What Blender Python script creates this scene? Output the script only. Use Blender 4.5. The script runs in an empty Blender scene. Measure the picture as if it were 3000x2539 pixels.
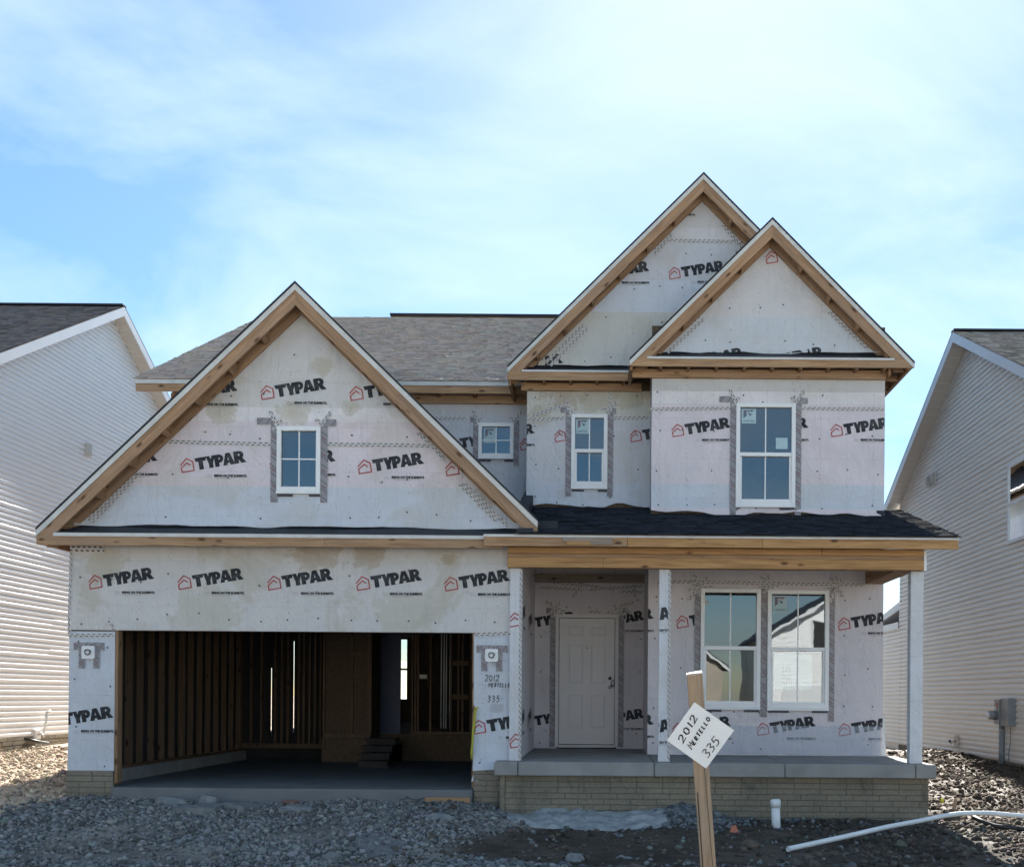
import bpy, bmesh, math, random
import numpy as np
from mathutils import Vector, Matrix, noise
from mathutils.geometry import tessellate_polygon

random.seed(7); RNG = np.random.default_rng(7)
SC = bpy.context.scene
COL = SC.collection

# ---------------------------------------------------------------- camera, sky, sun, exposure
F, CX, CY, ROLL, CZ = 3180.0, 1770.0, 2040.0, 0.0075, 1.256
camd = bpy.data.cameras.new("camera")
camd.sensor_width = 36.0
camd.lens = F / 3000.0 * 36.0
camd.shift_x = (1500.0 - CX) / 3000.0
camd.shift_y = (CY - 1269.5) / 3000.0
camd.clip_start = 0.1
camd.clip_end = 2000.0
cam = bpy.data.objects.new("camera", camd)
COL.objects.link(cam)
cam.matrix_world = Matrix.Translation((0, 0, CZ)) @ Matrix.Rotation(math.radians(90), 4, 'X') @ Matrix.Rotation(ROLL, 4, 'Z')
SC.camera = cam

SUN_EL, SUN_AZ = math.radians(36.0), math.radians(3.2)     # sun stands behind the house, a touch to the right
world = bpy.data.worlds.new("World")
SC.world = world
world.use_nodes = True
wn, wl = world.node_tree.nodes, world.node_tree.links
wn.clear()
w_out = wn.new("ShaderNodeOutputWorld")
w_bg = wn.new("ShaderNodeBackground")
w_bg.inputs["Strength"].default_value = 0.05
sky = wn.new("ShaderNodeTexSky")
sky.sky_type = 'NISHITA'
sky.sun_disc = False
sky.sun_elevation = SUN_EL
sky.sun_rotation = SUN_AZ
sky.altitude = 200
sky.air_density = 1.0
sky.dust_density = 0.25
sky.ozone_density = 2.5
# thin high cloud, spread over the whole sky
w_tc = wn.new("ShaderNodeTexCoord")
w_sep = wn.new("ShaderNodeSeparateXYZ")
wl.new(w_tc.outputs["Generated"], w_sep.inputs[0])
w_add = wn.new("ShaderNodeMath"); w_add.operation = 'ADD'; w_add.inputs[1].default_value = 0.22
wl.new(w_sep.outputs["Z"], w_add.inputs[0])
w_dx = wn.new("ShaderNodeMath"); w_dx.operation = 'DIVIDE'
w_dy = wn.new("ShaderNodeMath"); w_dy.operation = 'DIVIDE'
wl.new(w_sep.outputs["X"], w_dx.inputs[0]); wl.new(w_add.outputs[0], w_dx.inputs[1])
wl.new(w_sep.outputs["Y"], w_dy.inputs[0]); wl.new(w_add.outputs[0], w_dy.inputs[1])
w_cmb = wn.new("ShaderNodeCombineXYZ")
wl.new(w_dx.outputs[0], w_cmb.inputs[0]); wl.new(w_dy.outputs[0], w_cmb.inputs[1])
w_map = wn.new("ShaderNodeMapping")
w_map.inputs["Rotation"].default_value = (0, 0, math.radians(28))
w_map.inputs["Location"].default_value = (5.3, -1.2, 0)
w_map.inputs["Scale"].default_value = (0.95, 1.25, 1)
wl.new(w_cmb.outputs[0], w_map.inputs[0])
w_n1 = wn.new("ShaderNodeTexNoise")
w_n1.inputs["Scale"].default_value = 1.7
w_n1.inputs["Detail"].default_value = 7
w_n1.inputs["Roughness"].default_value = 0.56
w_n1.inputs["Distortion"].default_value = 0.45
wl.new(w_map.outputs[0], w_n1.inputs["Vector"])
w_rmp = wn.new("ShaderNodeValToRGB")
w_rmp.color_ramp.elements[0].position = 0.43
w_rmp.color_ramp.elements[0].color = (0.15, 0.15, 0.15, 1)
w_rmp.color_ramp.elements[1].position = 0.70
w_rmp.color_ramp.elements[1].color = (0.72, 0.72, 0.72, 1)
wl.new(w_n1.outputs["Fac"], w_rmp.inputs[0])
w_mix = wn.new("ShaderNodeMixRGB")
w_mix.inputs["Color2"].default_value = (5.6, 6.8, 7.5, 1)
wl.new(w_rmp.outputs[0], w_mix.inputs["Fac"])
w_hsv = wn.new("ShaderNodeHueSaturation")
w_hsv.inputs["Saturation"].default_value = 1.31
w_hsv.inputs["Hue"].default_value = 0.498
wl.new(sky.outputs[0], w_hsv.inputs["Color"])
wl.new(w_hsv.outputs[0], w_mix.inputs["Color1"])
wl.new(w_mix.outputs[0], w_bg.inputs["Color"])
wl.new(w_bg.outputs[0], w_out.inputs[0])

sund = bpy.data.lights.new("sun", 'SUN')
sund.energy = 5.0
sund.angle = math.radians(0.53)
sund.color = (1.0, 0.94, 0.85)
sun = bpy.data.objects.new("sun", sund)
COL.objects.link(sun)
sdir = Vector((math.sin(SUN_AZ) * math.cos(SUN_EL), math.cos(SUN_AZ) * math.cos(SUN_EL), math.sin(SUN_EL)))
sun.rotation_euler = sdir.to_track_quat('Z', 'Y').to_euler()
sun.location = (2, 40, 40)

SC.view_settings.view_transform = 'Standard'
SC.view_settings.look = 'None'
SC.view_settings.gamma = 1.0
SC.view_settings.use_curve_mapping = False
SC.view_settings.exposure = 1.8
SC.cycles.max_bounces = 6
SC.cycles.diffuse_bounces = 3
SC.cycles.transparent_max_bounces = 10
SC.cycles.use_adaptive_sampling = True
SC.cycles.adaptive_threshold = 0.02


def at(px, py, D):
    """point of the place whose picture position (3000 wide photograph) is px, py and whose distance is D"""
    dx, dy = px - CX, CY - py
    a = dx - ROLL * dy
    b = dy + ROLL * dx
    return (a / F * D, D, CZ + b / F * D)


K = 3000.0 / 2084.0
def av(u, v, D): return at(u * K, v * K, D)


# ---------------------------------------------------------------- objects
ORG = {}
def link(o, parent=None):
    COL.objects.link(o)
    if parent is not None:
        o.parent = parent
        loc = ORG.get(parent.name)
        if loc is not None:
            o.matrix_parent_inverse = Matrix.Translation(-loc)
    return o

def tag(o, label=None, cat=None, group=None, kind=None):
    if label: o["label"] = label
    if cat: o["category"] = cat
    if group: o["group"] = group
    if kind: o["kind"] = kind
    return o

def thing(name, loc, label, cat, group=None):
    o = bpy.data.objects.new(name, None)
    o.empty_display_size = 0.2
    o.location = loc
    COL.objects.link(o)
    ORG[o.name] = Vector(loc)
    return tag(o, label, cat, group)

def mesh(name, verts, faces, mats, parent=None, smooth=False, midx=None, uv=None):
    me = bpy.data.meshes.new(name)
    me.from_pydata([tuple(v) for v in verts], [], faces)
    if not isinstance(mats, (list, tuple)): mats = [mats]
    for m in mats: me.materials.append(m)
    if midx is not None: me.polygons.foreach_set("material_index", midx)
    if smooth: me.polygons.foreach_set("use_smooth", [True] * len(me.polygons))
    if uv is not None:
        l = me.uv_layers.new(name="UVMap")
        for p in me.polygons:
            for li, vi in zip(p.loop_indices, p.vertices):
                l.data[li].uv = uv[vi]
    me.update()
    return link(bpy.data.objects.new(name, me), parent)

BF = [(0, 3, 2, 1), (4, 5, 6, 7), (0, 1, 5, 4), (1, 2, 6, 5), (2, 3, 7, 6), (3, 0, 4, 7)]
def boxvf(x0, x1, y0, y1, z0, z1):
    return ([(x0, y0, z0), (x1, y0, z0), (x1, y1, z0), (x0, y1, z0), (x0, y0, z1), (x1, y0, z1), (x1, y1, z1), (x0, y1, z1)], list(BF))

def box(name, x0, x1, y0, y1, z0, z1, mat, parent=None, bevel=0.0):
    if x0 > x1: x0, x1 = x1, x0
    if y0 > y1: y0, y1 = y1, y0
    if z0 > z1: z0, z1 = z1, z0
    v, f = boxvf(x0, x1, y0, y1, z0, z1)
    o = mesh(name, v, f, mat, parent)
    if bevel: bev(o, bevel)
    return o

def bev(o, w, seg=1):
    bm = bmesh.new(); bm.from_mesh(o.data)
    bmesh.ops.bevel(bm, geom=bm.edges[:], offset=w, segments=seg, affect='EDGES', profile=0.5)
    bm.to_mesh(o.data); bm.free()

def boxes(name, L, mat, parent=None):
    V, Fc = [], []
    for b in L:
        v, f = boxvf(*b); n = len(V)
        V += v; Fc += [tuple(i + n for i in q) for q in f]
    return mesh(name, V, Fc, mat, parent)

def prism(name, poly, y0, y1, mat, parent=None, axis='y'):
    """poly of (x,z) pairs pushed from y0 to y1 (axis 'y'), or of (y,z) pairs pushed along x (axis 'x')"""
    n = len(poly)
    if axis == 'y':
        V = [(p[0], y0, p[1]) for p in poly] + [(p[0], y1, p[1]) for p in poly]
    else:
        V = [(y0, p[0], p[1]) for p in poly] + [(y1, p[0], p[1]) for p in poly]
    Fc = [tuple(range(n)), tuple(range(2 * n - 1, n - 1, -1))]
    for i in range(n):
        j = (i + 1) % n
        Fc.append((i, i + n, j + n, j))
    o = mesh(name, V, Fc, mat, parent)
    fixn(o)
    return o

def fixn(o):
    bm = bmesh.new(); bm.from_mesh(o.data)
    bmesh.ops.recalc_face_normals(bm, faces=bm.faces[:])
    bm.to_mesh(o.data); bm.free()

def tube(name, pts, r, mat, parent=None, seg=10, cap=True, hollow=0.0):
    pts = [Vector(p) for p in pts]; V, Fc = [], []
    n = len(pts)
    radii = r if isinstance(r, (list, tuple)) else [r] * n
    for i, p in enumerate(pts):
        d = (pts[min(i + 1, n - 1)] - pts[max(i - 1, 0)]).normalized()
        a = d.cross(Vector((0, 0, 1)))
        if a.length < 0.1: a = d.cross(Vector((0, 1, 0)))
        a.normalize(); b = d.cross(a)
        for k in range(seg):
            t = 2 * math.pi * k / seg
            V.append(p + (a * math.cos(t) + b * math.sin(t)) * radii[i])
    for i in range(n - 1):
        for k in range(seg):
            k2 = (k + 1) % seg
            Fc.append((i * seg + k, i * seg + k2, (i + 1) * seg + k2, (i + 1) * seg + k))
    if hollow:
        for e, s in ((0, 1), (n - 1, -1)):
            base = len(V); d = (pts[1] - pts[0]).normalized() if e == 0 else (pts[-2] - pts[-1]).normalized()
            for k in range(seg):
                q = V[e * seg + k] - pts[e]
                V.append(pts[e] + q * hollow)
            for k in range(seg):
                q = V[e * seg + k] - pts[e]
                V.append(pts[e] + q * hollow + d * r * 3)
            for k in range(seg):
                k2 = (k + 1) % seg
                Fc.append((e * seg + k, e * seg + k2, base + k2, base + k))
                Fc.append((base + k, base + k2, base + seg + k2, base + seg + k))
            Fc.append(tuple(base + seg + k for k in range(seg)))
    elif cap:
        Fc.append(tuple(range(seg))); Fc.append(tuple((n - 1) * seg + k for k in range(seg)))
    o = mesh(name, V, Fc, mat, parent, smooth=True)
    fixn(o)
    return o

# ---------------------------------------------------------------- materials
MATS = {}
class NT:
    def __init__(s, name, rough=0.6, spec=0.3):
        s.m = bpy.data.materials.new(name); s.m.use_nodes = True
        s.n, s.l = s.m.node_tree.nodes, s.m.node_tree.links
        s.b = s.n["Principled BSDF"]
        s.b.inputs["Roughness"].default_value = rough
        s.b.inputs["Specular IOR Level"].default_value = spec
    def node(s, t, **kw):
        x = s.n.new(t)
        for k, v in kw.items():
            if hasattr(x, k): setattr(x, k, v)
            else: x.inputs[k].default_value = v
        return x
    def pos(s, scale=(1, 1, 1), rot=(0, 0, 0), obj=False, rnd=False):
        g = s.node("ShaderNodeTexCoord").outputs["Object"] if obj else s.node("ShaderNodeNewGeometry").outputs["Position"]
        if rnd:
            oi = s.node("ShaderNodeObjectInfo")
            ml = s.node("ShaderNodeMath", operation='MULTIPLY'); ml.inputs[1].default_value = 37.0
            s.l.new(oi.outputs["Random"], ml.inputs[0])
            a = s.node("ShaderNodeVectorMath", operation='ADD')
            s.l.new(g, a.inputs[0]); s.l.new(ml.outputs[0], a.inputs[1]); g = a.outputs[0]
        m0 = s.node("ShaderNodeMapping"); m0.inputs["Rotation"].default_value = rot
        s.l.new(g, m0.inputs[0])
        m1 = s.node("ShaderNodeMapping"); m1.inputs["Scale"].default_value = scale
        s.l.new(m0.outputs[0], m1.inputs[0])
        return m1.outputs[0]
    def noise(s, vec, scale, detail=4, rough=0.55, dist=0.0):
        x = s.node("ShaderNodeTexNoise", Scale=scale, Detail=detail, Roughness=rough, Distortion=dist)
        s.l.new(vec, x.inputs["Vector"])
        return x.outputs["Fac"]
    def ramp(s, fac, stops, interp='LINEAR'):
        x = s.node("ShaderNodeValToRGB"); r = x.color_ramp; r.interpolation = interp
        while len(r.elements) < len(stops): r.elements.new(0.5)
        for e, (p, c) in zip(r.elements, stops):
            e.position = p
            e.color = (c, c, c, 1) if not isinstance(c, (tuple, list)) else (c[0], c[1], c[2], 1)
        s.l.new(fac, x.inputs[0])
        return x.outputs[0]
    def mix(s, fac, a, b, mode='MIX'):
        x = s.node("ShaderNodeMixRGB", blend_type=mode)
        for sock, v in (("Fac", fac), ("Color1", a), ("Color2", b)):
            if isinstance(v, (int, float)) and sock == "Fac": x.inputs[sock].default_value = v
            elif isinstance(v, (tuple, list)): x.inputs[sock].default_value = (v[0], v[1], v[2], 1)
            else: s.l.new(v, x.inputs[sock])
        return x.outputs[0]
    def math(s, op, a, b=None):
        x = s.node("ShaderNodeMath", operation=op)
        for i, v in enumerate((a, b)):
            if v is None: continue
            if isinstance(v, (int, float)): x.inputs[i].default_value = v
            else: s.l.new(v, x.inputs[i])
        return x.outputs[0]
    def color(s, c):
        if isinstance(c, (tuple, list)): s.b.inputs["Base Color"].default_value = (c[0], c[1], c[2], 1)
        else: s.l.new(c, s.b.inputs["Base Color"])
    def bump(s, h, strength=0.3, dist=0.01):
        x = s.node("ShaderNodeBump", Strength=strength, Distance=dist)
        s.l.new(h, x.inputs["Height"]); s.l.new(x.outputs[0], s.b.inputs["Normal"])

def proc(name, c1, c2, scale=6.0, rough=0.65, spec=0.3, bump=0.15, fine=60.0, obj=False, dist=0.004):
    t = NT(name, rough, spec); v = t.pos(obj=obj, rnd=obj)
    a = t.noise(v, scale, 5); b = t.noise(v, fine, 3)
    t.color(t.mix(t.ramp(a, [(0.3, 0.0), (0.7, 1.0)]), c1, c2))
    if bump: t.bump(b, bump, dist)
    return t.m

def wood(name, c1, c2, knot, rot=(0, 0, 0), spec=0.25, weather=None):
    t = NT(name, 0.65, spec)
    v = t.pos((0.55, 9, 9), rot, rnd=True)
    g = t.noise(v, 2.4, 4, 0.55, 1.1)
    v2 = t.pos((0.5, 5, 5), rot, rnd=True)
    g2 = t.noise(v2, 1.3, 3, 0.5, 0.3)
    col = t.mix(t.ramp(g, [(0.32, 0.0), (0.68, 1.0)]), c1, c2)
    oi = t.node("ShaderNodeObjectInfo")
    col = t.mix(t.math('MULTIPLY', oi.outputs["Random"], 0.35), col, (c1[0] * 0.72, c1[1] * 0.68, c1[2] * 0.64))
    if weather: col = t.mix(t.ramp(g2, [(0.42, 0.0), (0.7, 0.75)]), col, weather)
    vk = t.pos((0.8, 2.0, 2.0), rot, rnd=True)
    vo = t.node("ShaderNodeTexVoronoi", Scale=3.4); t.l.new(vk, vo.inputs["Vector"])
    k = t.ramp(vo.outputs["Distance"], [(0.09, 0.9), (0.13, 0.5), (0.20, 0.0)])
    col = t.mix(k, col, knot)
    t.color(col); t.bump(g, 0.25, 0.003)
    return t.m

def wrapmat(name, bands, stain=0.35, spots=()):
    """woven house wrap; bands = [(z from below, colour)] where sheets of another lot or an extra layer begin"""
    t = NT(name, 0.5, 0.35)
    p = t.pos()
    sep = t.node("ShaderNodeSeparateXYZ"); t.l.new(p, sep.inputs[0])
    wob = t.noise(t.pos((0.5, 0.5, 0.5)), 1.0, 2)
    z = t.math('ADD', sep.outputs["Z"], t.math('MULTIPLY', t.math('SUBTRACT', wob, 0.5), 0.03))
    zn = t.math('DIVIDE', z, 12.0)
    base = t.ramp(zn, [(max(0.0, b[0] / 12.0), b[1]) for b in bands], 'CONSTANT')
    # cloudy weathering
    n1 = t.noise(t.pos((1, 1, 1.4)), 1.6, 5, 0.6)
    base = t.mix(t.math('MULTIPLY', t.ramp(n1, [(0.35, 0.0), (0.7, 1.0)]), 0.4), base, (0.50, 0.49, 0.50))
    n2 = t.noise(t.pos((1.0, 1, 1.0)), 1.1, 6, 0.62, 0.5)
    base = t.mix(t.math('MULTIPLY', t.ramp(n2, [(0.52, 0.0), (0.60, 0.7), (0.7, 1.0)]), stain), base, (0.42, 0.36, 0.235))
    n3 = t.noise(t.pos((2.2, 1, 0.7)), 2.3, 6, 0.7, 1.0)
    base = t.mix(t.math('MULTIPLY', t.ramp(n3, [(0.60, 0.0), (0.68, 1.0)]), stain * 0.5), base, (0.30, 0.26, 0.19))
    for sx_, sz_, sr_, sc_ in spots:          # water marks and mud splashes that have dried on the sheet
        d2 = t.math('ADD', t.math('POWER', t.math('SUBTRACT', sep.outputs["X"], sx_), 2.0), t.math('POWER', t.math('MULTIPLY', t.math('SUBTRACT', sep.outputs["Z"], sz_), 1.25), 2.0))
        rr = t.math('ADD', t.math('DIVIDE', t.math('SQRT', d2), sr_), t.math('MULTIPLY', t.math('SUBTRACT', t.noise(t.pos((1, 1, 1)), 5.5, 5, 0.7), 0.5), 2.2))
        base = t.mix(t.ramp(rr, [(0.35, 0.62), (0.85, 0.45), (1.0, 0.0)]), base, sc_)
    # faint sheathing nail grid and weave
    gx = t.math('FRACT', t.math('MULTIPLY', sep.outputs["X"], 1 / 0.4064)); gz = t.math('FRACT', t.math('MULTIPLY', sep.outputs["Z"], 1 / 0.61))
    lx = t.math('LESS_THAN', gx, 0.03); lz = t.math('LESS_THAN', gz, 0.022)
    ln = t.math('MULTIPLY', t.math('MAXIMUM', lx, lz), t.math('MULTIPLY', t.noise(p, 3.0, 2), 0.42))
    base = t.mix(ln, base, (0.42, 0.41, 0.42))
    wv = t.noise(t.pos((18, 18, 160)), 1.0, 2); wh = t.noise(t.pos((160, 18, 18)), 1.0, 2)
    w = t.math('ADD', wv, wh)
    base = t.mix(t.math('MULTIPLY', t.ramp(t.math('MULTIPLY', w, 0.5), [(0.35, 0.0), (0.65, 1.0)]), 0.26), base, (0.38, 0.38, 0.40))
    t.color(base)
    fold = t.noise(t.pos((2.2, 1, 1.0)), 1.5, 4, 0.55, 1.2)
    ridge = t.math('ABSOLUTE', t.math('SUBTRACT', t.noise(t.pos((2.6, 1, 1.1), (0, 0.5, 0)), 1.3, 3, 0.5, 1.6), 0.5))
    fold = t.math('ADD', fold, t.math('MULTIPLY', t.ramp(ridge, [(0.0, 1.0), (0.05, 0.0)]), 0.055))
    t.bump(t.math('ADD', fold, t.math('MULTIPLY', w, 0.03)), 0.75, 0.065)
    return t.m

def tapemat(name, base, dark, pitch, duty, rows, slant, red=None):
    """printed tape; UV in metres along, 0..1 across"""
    t = NT(name, 0.4, 0.4)
    uv = t.node("ShaderNodeUVMap"); sp = t.node("ShaderNodeSeparateXYZ"); t.l.new(uv.outputs[0], sp.inputs[0])
    u, v = sp.outputs["X"], sp.outputs["Y"]
    vr = t.math('MULTIPLY', v, rows); row = t.math('FLOOR', vr); fr = t.math('FRACT', vr)
    uu = t.math('ADD', t.math('ADD', u, t.math('MULTIPLY', row, pitch * 0.5)), t.math('MULTIPLY', v, slant))
    cell = t.math('FRACT', t.math('DIVIDE', uu, pitch))
    m = t.math('LESS_THAN', cell, duty)
    if rows > 1:
        m = t.math('MULTIPLY', m, t.math('MULTIPLY', t.math('GREATER_THAN', fr, 0.3), t.math('LESS_THAN', fr, 0.72)))
    col = t.mix(t.ramp(t.noise(t.pos(), 9, 3), [(0.3, 0.0), (0.7, 1.0)]), base, tuple(c * 0.82 for c in base))
    col = t.mix(m, col, dark)
    if red:
        c2 = t.math('FRACT', t.math('ADD', t.math('DIVIDE', uu, pitch * 2), 0.25))
        m2 = t.math('MULTIPLY', t.math('LESS_THAN', c2, 0.20), t.math('MULTIPLY', t.math('GREATER_THAN', v, 0.18), t.math('LESS_THAN', v, 0.82)))
        ch = t.math('GREATER_THAN', t.math('FRACT', t.math('MULTIPLY', v, 7.0)), 0.3)
        col = t.mix(t.math('MULTIPLY', m2, t.math('MULTIPLY', ch, 0.8)), col, red)
    t.color(col)
    return t.m

M = MATS
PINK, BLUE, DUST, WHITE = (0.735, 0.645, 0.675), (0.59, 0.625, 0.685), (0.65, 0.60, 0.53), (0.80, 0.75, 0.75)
K1 = (0.07, 0.03, 0.015)
M['pine_h'] = wood("pine_horizontal", (0.514, 0.325, 0.180), (0.249, 0.136, 0.067), K1, weather=(0.330, 0.224, 0.148))
M['pine_new'] = wood("pine_new", (0.550, 0.320, 0.143), (0.295, 0.154, 0.059), K1)
M['pine_l'] = wood("pine_rising", (0.486, 0.303, 0.180), (0.239, 0.136, 0.071), K1, rot=(0, math.radians(45), 0), weather=(0.348, 0.232, 0.160))
M['pine_r'] = wood("pine_falling", (0.431, 0.268, 0.160), (0.211, 0.122, 0.067), K1, rot=(0, math.radians(-45), 0), weather=(0.284, 0.198, 0.138))
M['pine_v'] = wood("pine_upright", (0.367, 0.229, 0.131), (0.230, 0.136, 0.076), K1, rot=(0, math.radians(90), 0))
M['pine_d'] = wood("pine_depth", (0.385, 0.229, 0.126), (0.230, 0.132, 0.067), K1, rot=(0, 0, math.radians(90)))
M['stud'] = wood("shade_toned_stud", (0.17, 0.112, 0.07), (0.105, 0.066, 0.04), (0.04, 0.02, 0.012), rot=(0, math.radians(90), 0))  # pine darkened in colour to stand in for the dim garage interior
M['grey_wood'] = wood("weathered_board", (0.344, 0.271, 0.217), (0.213, 0.168, 0.137), (0.065, 0.040, 0.023))
M['stake'] = wood("stake_wood", (0.460, 0.322, 0.209), (0.250, 0.165, 0.100), (0.060, 0.029, 0.020), rot=(0, math.radians(90), 0), weather=(0.250, 0.209, 0.161))
M['osb'] = proc("strand_board", (0.125, 0.085, 0.052), (0.07, 0.047, 0.028), 22, 0.7, bump=0.4, fine=40)
M['deck'] = proc("roof_deck_board", (0.27, 0.175, 0.115), (0.19, 0.125, 0.085), 9, 0.8)
M['felt'] = proc("black_roof_felt", (0.016, 0.02, 0.028), (0.03, 0.034, 0.042), 4, 0.6, bump=0.3, fine=12, dist=0.01)
M['white_vinyl'] = proc("white_vinyl", (0.80, 0.80, 0.79), (0.74, 0.74, 0.74), 3, 0.35, 0.4, bump=0.03)
M['drip'] = proc("white_drip_edge", (0.64, 0.63, 0.60), (0.52, 0.51, 0.48), 5, 0.45, bump=0.05)
M['post'] = wrapmat("post_wrap", [(0.0, (0.68, 0.68, 0.70)), (6, WHITE)], 0.12)
def inkmat(name, c, worn):
    t = NT(name, 0.6, 0.2)
    n = t.noise(t.pos((1, 1, 2)), 5, 5, 0.65); n2 = t.noise(t.pos((60, 60, 60)), 1.0, 2)
    col = t.mix(t.ramp(n, [(0.45, 0.0), (0.75, 0.55)]), c, worn)
    t.color(t.mix(t.ramp(n2, [(0.5, 0.0), (0.75, 0.35)]), col, worn))
    return t.m
M['ink'] = inkmat("black_ink", (0.018, 0.02, 0.025), (0.13, 0.13, 0.135))
M['red_ink'] = inkmat("red_ink", (0.40, 0.065, 0.065), (0.45, 0.22, 0.21))
M['fine_ink'] = proc("grey_ink", (0.33, 0.32, 0.33), (0.40, 0.39, 0.40), 14, 0.6, bump=0)
M['marker'] = proc("marker_ink", (0.012, 0.012, 0.014), (0.03, 0.03, 0.033), 30, 0.5, bump=0)
M['seam'] = tapemat("seam_tape", (0.60, 0.57, 0.55), (0.03, 0.03, 0.035), 0.075, 0.52, 2, 0.02)
M['flash'] = tapemat("flashing_tape", (0.30, 0.285, 0.30), (0.16, 0.15, 0.16), 0.11, 0.2, 1, -0.07, red=(0.16, 0.06, 0.08))
M['nail'] = proc("cap_nail", (0.07, 0.07, 0.08), (0.15, 0.145, 0.15), 20, 0.5, bump=0)
M['sticker'] = proc("window_sticker", (0.42, 0.55, 0.58), (0.38, 0.51, 0.55), 4, 0.5, bump=0)
M['paper'] = proc("notice_paper", (0.72, 0.80, 0.78), (0.66, 0.75, 0.73), 3, 0.7, bump=0)
M['sticker_mark'] = proc("sticker_mark", (0.22, 0.13, 0.17), (0.09, 0.15, 0.20), 7, 0.5, bump=0)
M['sticker_txt'] = proc("sticker_print", (0.07, 0.13, 0.17), (0.07, 0.13, 0.17), 3, 0.5, bump=0)
M['shim'] = proc("window_shim", (0.05, 0.05, 0.07), (0.12, 0.12, 0.14), 40, 0.7)
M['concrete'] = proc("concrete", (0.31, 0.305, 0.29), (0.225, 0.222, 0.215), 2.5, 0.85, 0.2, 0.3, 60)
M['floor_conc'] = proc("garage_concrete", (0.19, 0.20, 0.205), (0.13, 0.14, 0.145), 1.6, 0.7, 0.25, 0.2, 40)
M['brick0'] = proc("brick_form_plain", (0.235, 0.22, 0.18), (0.15, 0.143, 0.12), 1.4, 0.9, 0.15, 0.6, 38, dist=0.008)
def brickmat():
    t = NT("brick_form_concrete", 0.9, 0.15)
    p = t.pos(); oi = t.node("ShaderNodeObjectInfo")
    c = t.mix(t.ramp(t.noise(p, 1.4, 5), [(0.3, 0.0), (0.7, 1.0)]), (0.295, 0.26, 0.195), (0.205, 0.182, 0.14))
    c = t.mix(t.math('MULTIPLY', oi.outputs["Random"], 0.3), c, (0.17, 0.155, 0.125))
    c = t.mix(t.ramp(t.noise(t.pos((1, 1, .45)), 2.6, 6, 0.7, 0.6), [(0.55, 0.0), (0.68, 0.7)]), c, (0.10, 0.092, 0.078))
    n = t.noise(p, 38, 4, 0.65)
    t.color(t.mix(0.5, c, t.mix(1.0, c, t.ramp(n, [(0.2, 0.5), (0.8, 1.5)]), 'MULTIPLY'))); t.bump(n, 0.8, 0.012)
    return t.m
M['brick'] = brickmat()
M['mortar'] = proc("brick_joint", (0.13, 0.122, 0.10), (0.10, 0.095, 0.08), 4, 0.95, 0.1, 0.3)
M['siding_w'] = proc("white_siding", (0.88, 0.89, 0.90), (0.86, 0.87, 0.88), 1.2, 0.34, 0.6, 0.05, 90)
M['siding_b'] = proc("beige_siding", (0.83, 0.79, 0.73), (0.80, 0.76, 0.70), 1.2, 0.4, 0.4, 0.05, 90)
M['trim_w'] = proc("white_trim", (0.72, 0.74, 0.77), (0.68, 0.70, 0.73), 1.5, 0.4, 0.35, 0.03)
M['soffit'] = proc("soffit_vinyl", (0.62, 0.59, 0.53), (0.58, 0.55, 0.50), 2, 0.5, bump=0.03)
M['pvc'] = proc("white_pvc", (0.72, 0.75, 0.77), (0.66, 0.69, 0.70), 5, 0.35, 0.45, 0.05)
M['pvc_dirty'] = proc("dirty_pvc", (0.72, 0.72, 0.69), (0.50, 0.47, 0.42), 5, 0.5, 0.3, 0.05)
M['black_pl'] = proc("black_plastic", (0.02, 0.02, 0.022), (0.04, 0.04, 0.042), 8, 0.4)
M['grey_metal'] = proc("grey_box_metal", (0.27, 0.29, 0.30), (0.22, 0.24, 0.25), 6, 0.45, 0.4, 0.05)
M['steel'] = NT("steel", 0.3, 0.5).m; M['steel'].node_tree.nodes["Principled BSDF"].inputs["Metallic"].default_value = 1.0
M['steel'].node_tree.nodes["Principled BSDF"].inputs["Base Color"].default_value = (0.6, 0.6, 0.6, 1)
M['yellow'] = proc("yellow_plastic", (0.45, 0.43, 0.05), (0.36, 0.34, 0.05), 12, 0.45)
M['yellow_flag'] = proc("yellow_flag", (0.85, 0.78, 0.02), (0.80, 0.70, 0.02), 12, 0.5)
M['red_flag'] = proc("red_flag", (0.75, 0.05, 0.06), (0.65, 0.04, 0.05), 12, 0.5)
M['orange'] = proc("faded_orange", (0.50, 0.16, 0.10), (0.40, 0.14, 0.09), 12, 0.6)
M['door'] = proc("door_paint", (0.66, 0.62, 0.60), (0.63, 0.59, 0.57), 2, 0.4, 0.35, 0.02)
M['doorframe'] = proc("door_frame_primer", (0.68, 0.65, 0.63), (0.62, 0.59, 0.57), 3, 0.5)
M['sign'] = proc("sign_panel", (0.80, 0.79, 0.77), (0.74, 0.73, 0.71), 3, 0.5, bump=0.03)
M['rock'] = proc("grey_rock", (0.24, 0.25, 0.25), (0.15, 0.16, 0.165), 9, 0.9, 0.2, 0.6, 60, dist=0.01)
M['brown_rock'] = proc("brown_rock", (0.12, 0.10, 0.08), (0.075, 0.062, 0.05), 9, 0.85, 0.2, 0.5, 60, dist=0.01)
M['dark_room'] = proc("unlit_room_board", (0.035, 0.032, 0.03), (0.025, 0.022, 0.022), 2, 0.9)  # near black board colour stands in for shade inside the closed rooms
M['door_blue'] = proc("dark_blue_door", (0.05, 0.07, 0.13), (0.045, 0.06, 0.11), 2, 0.5)

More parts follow.
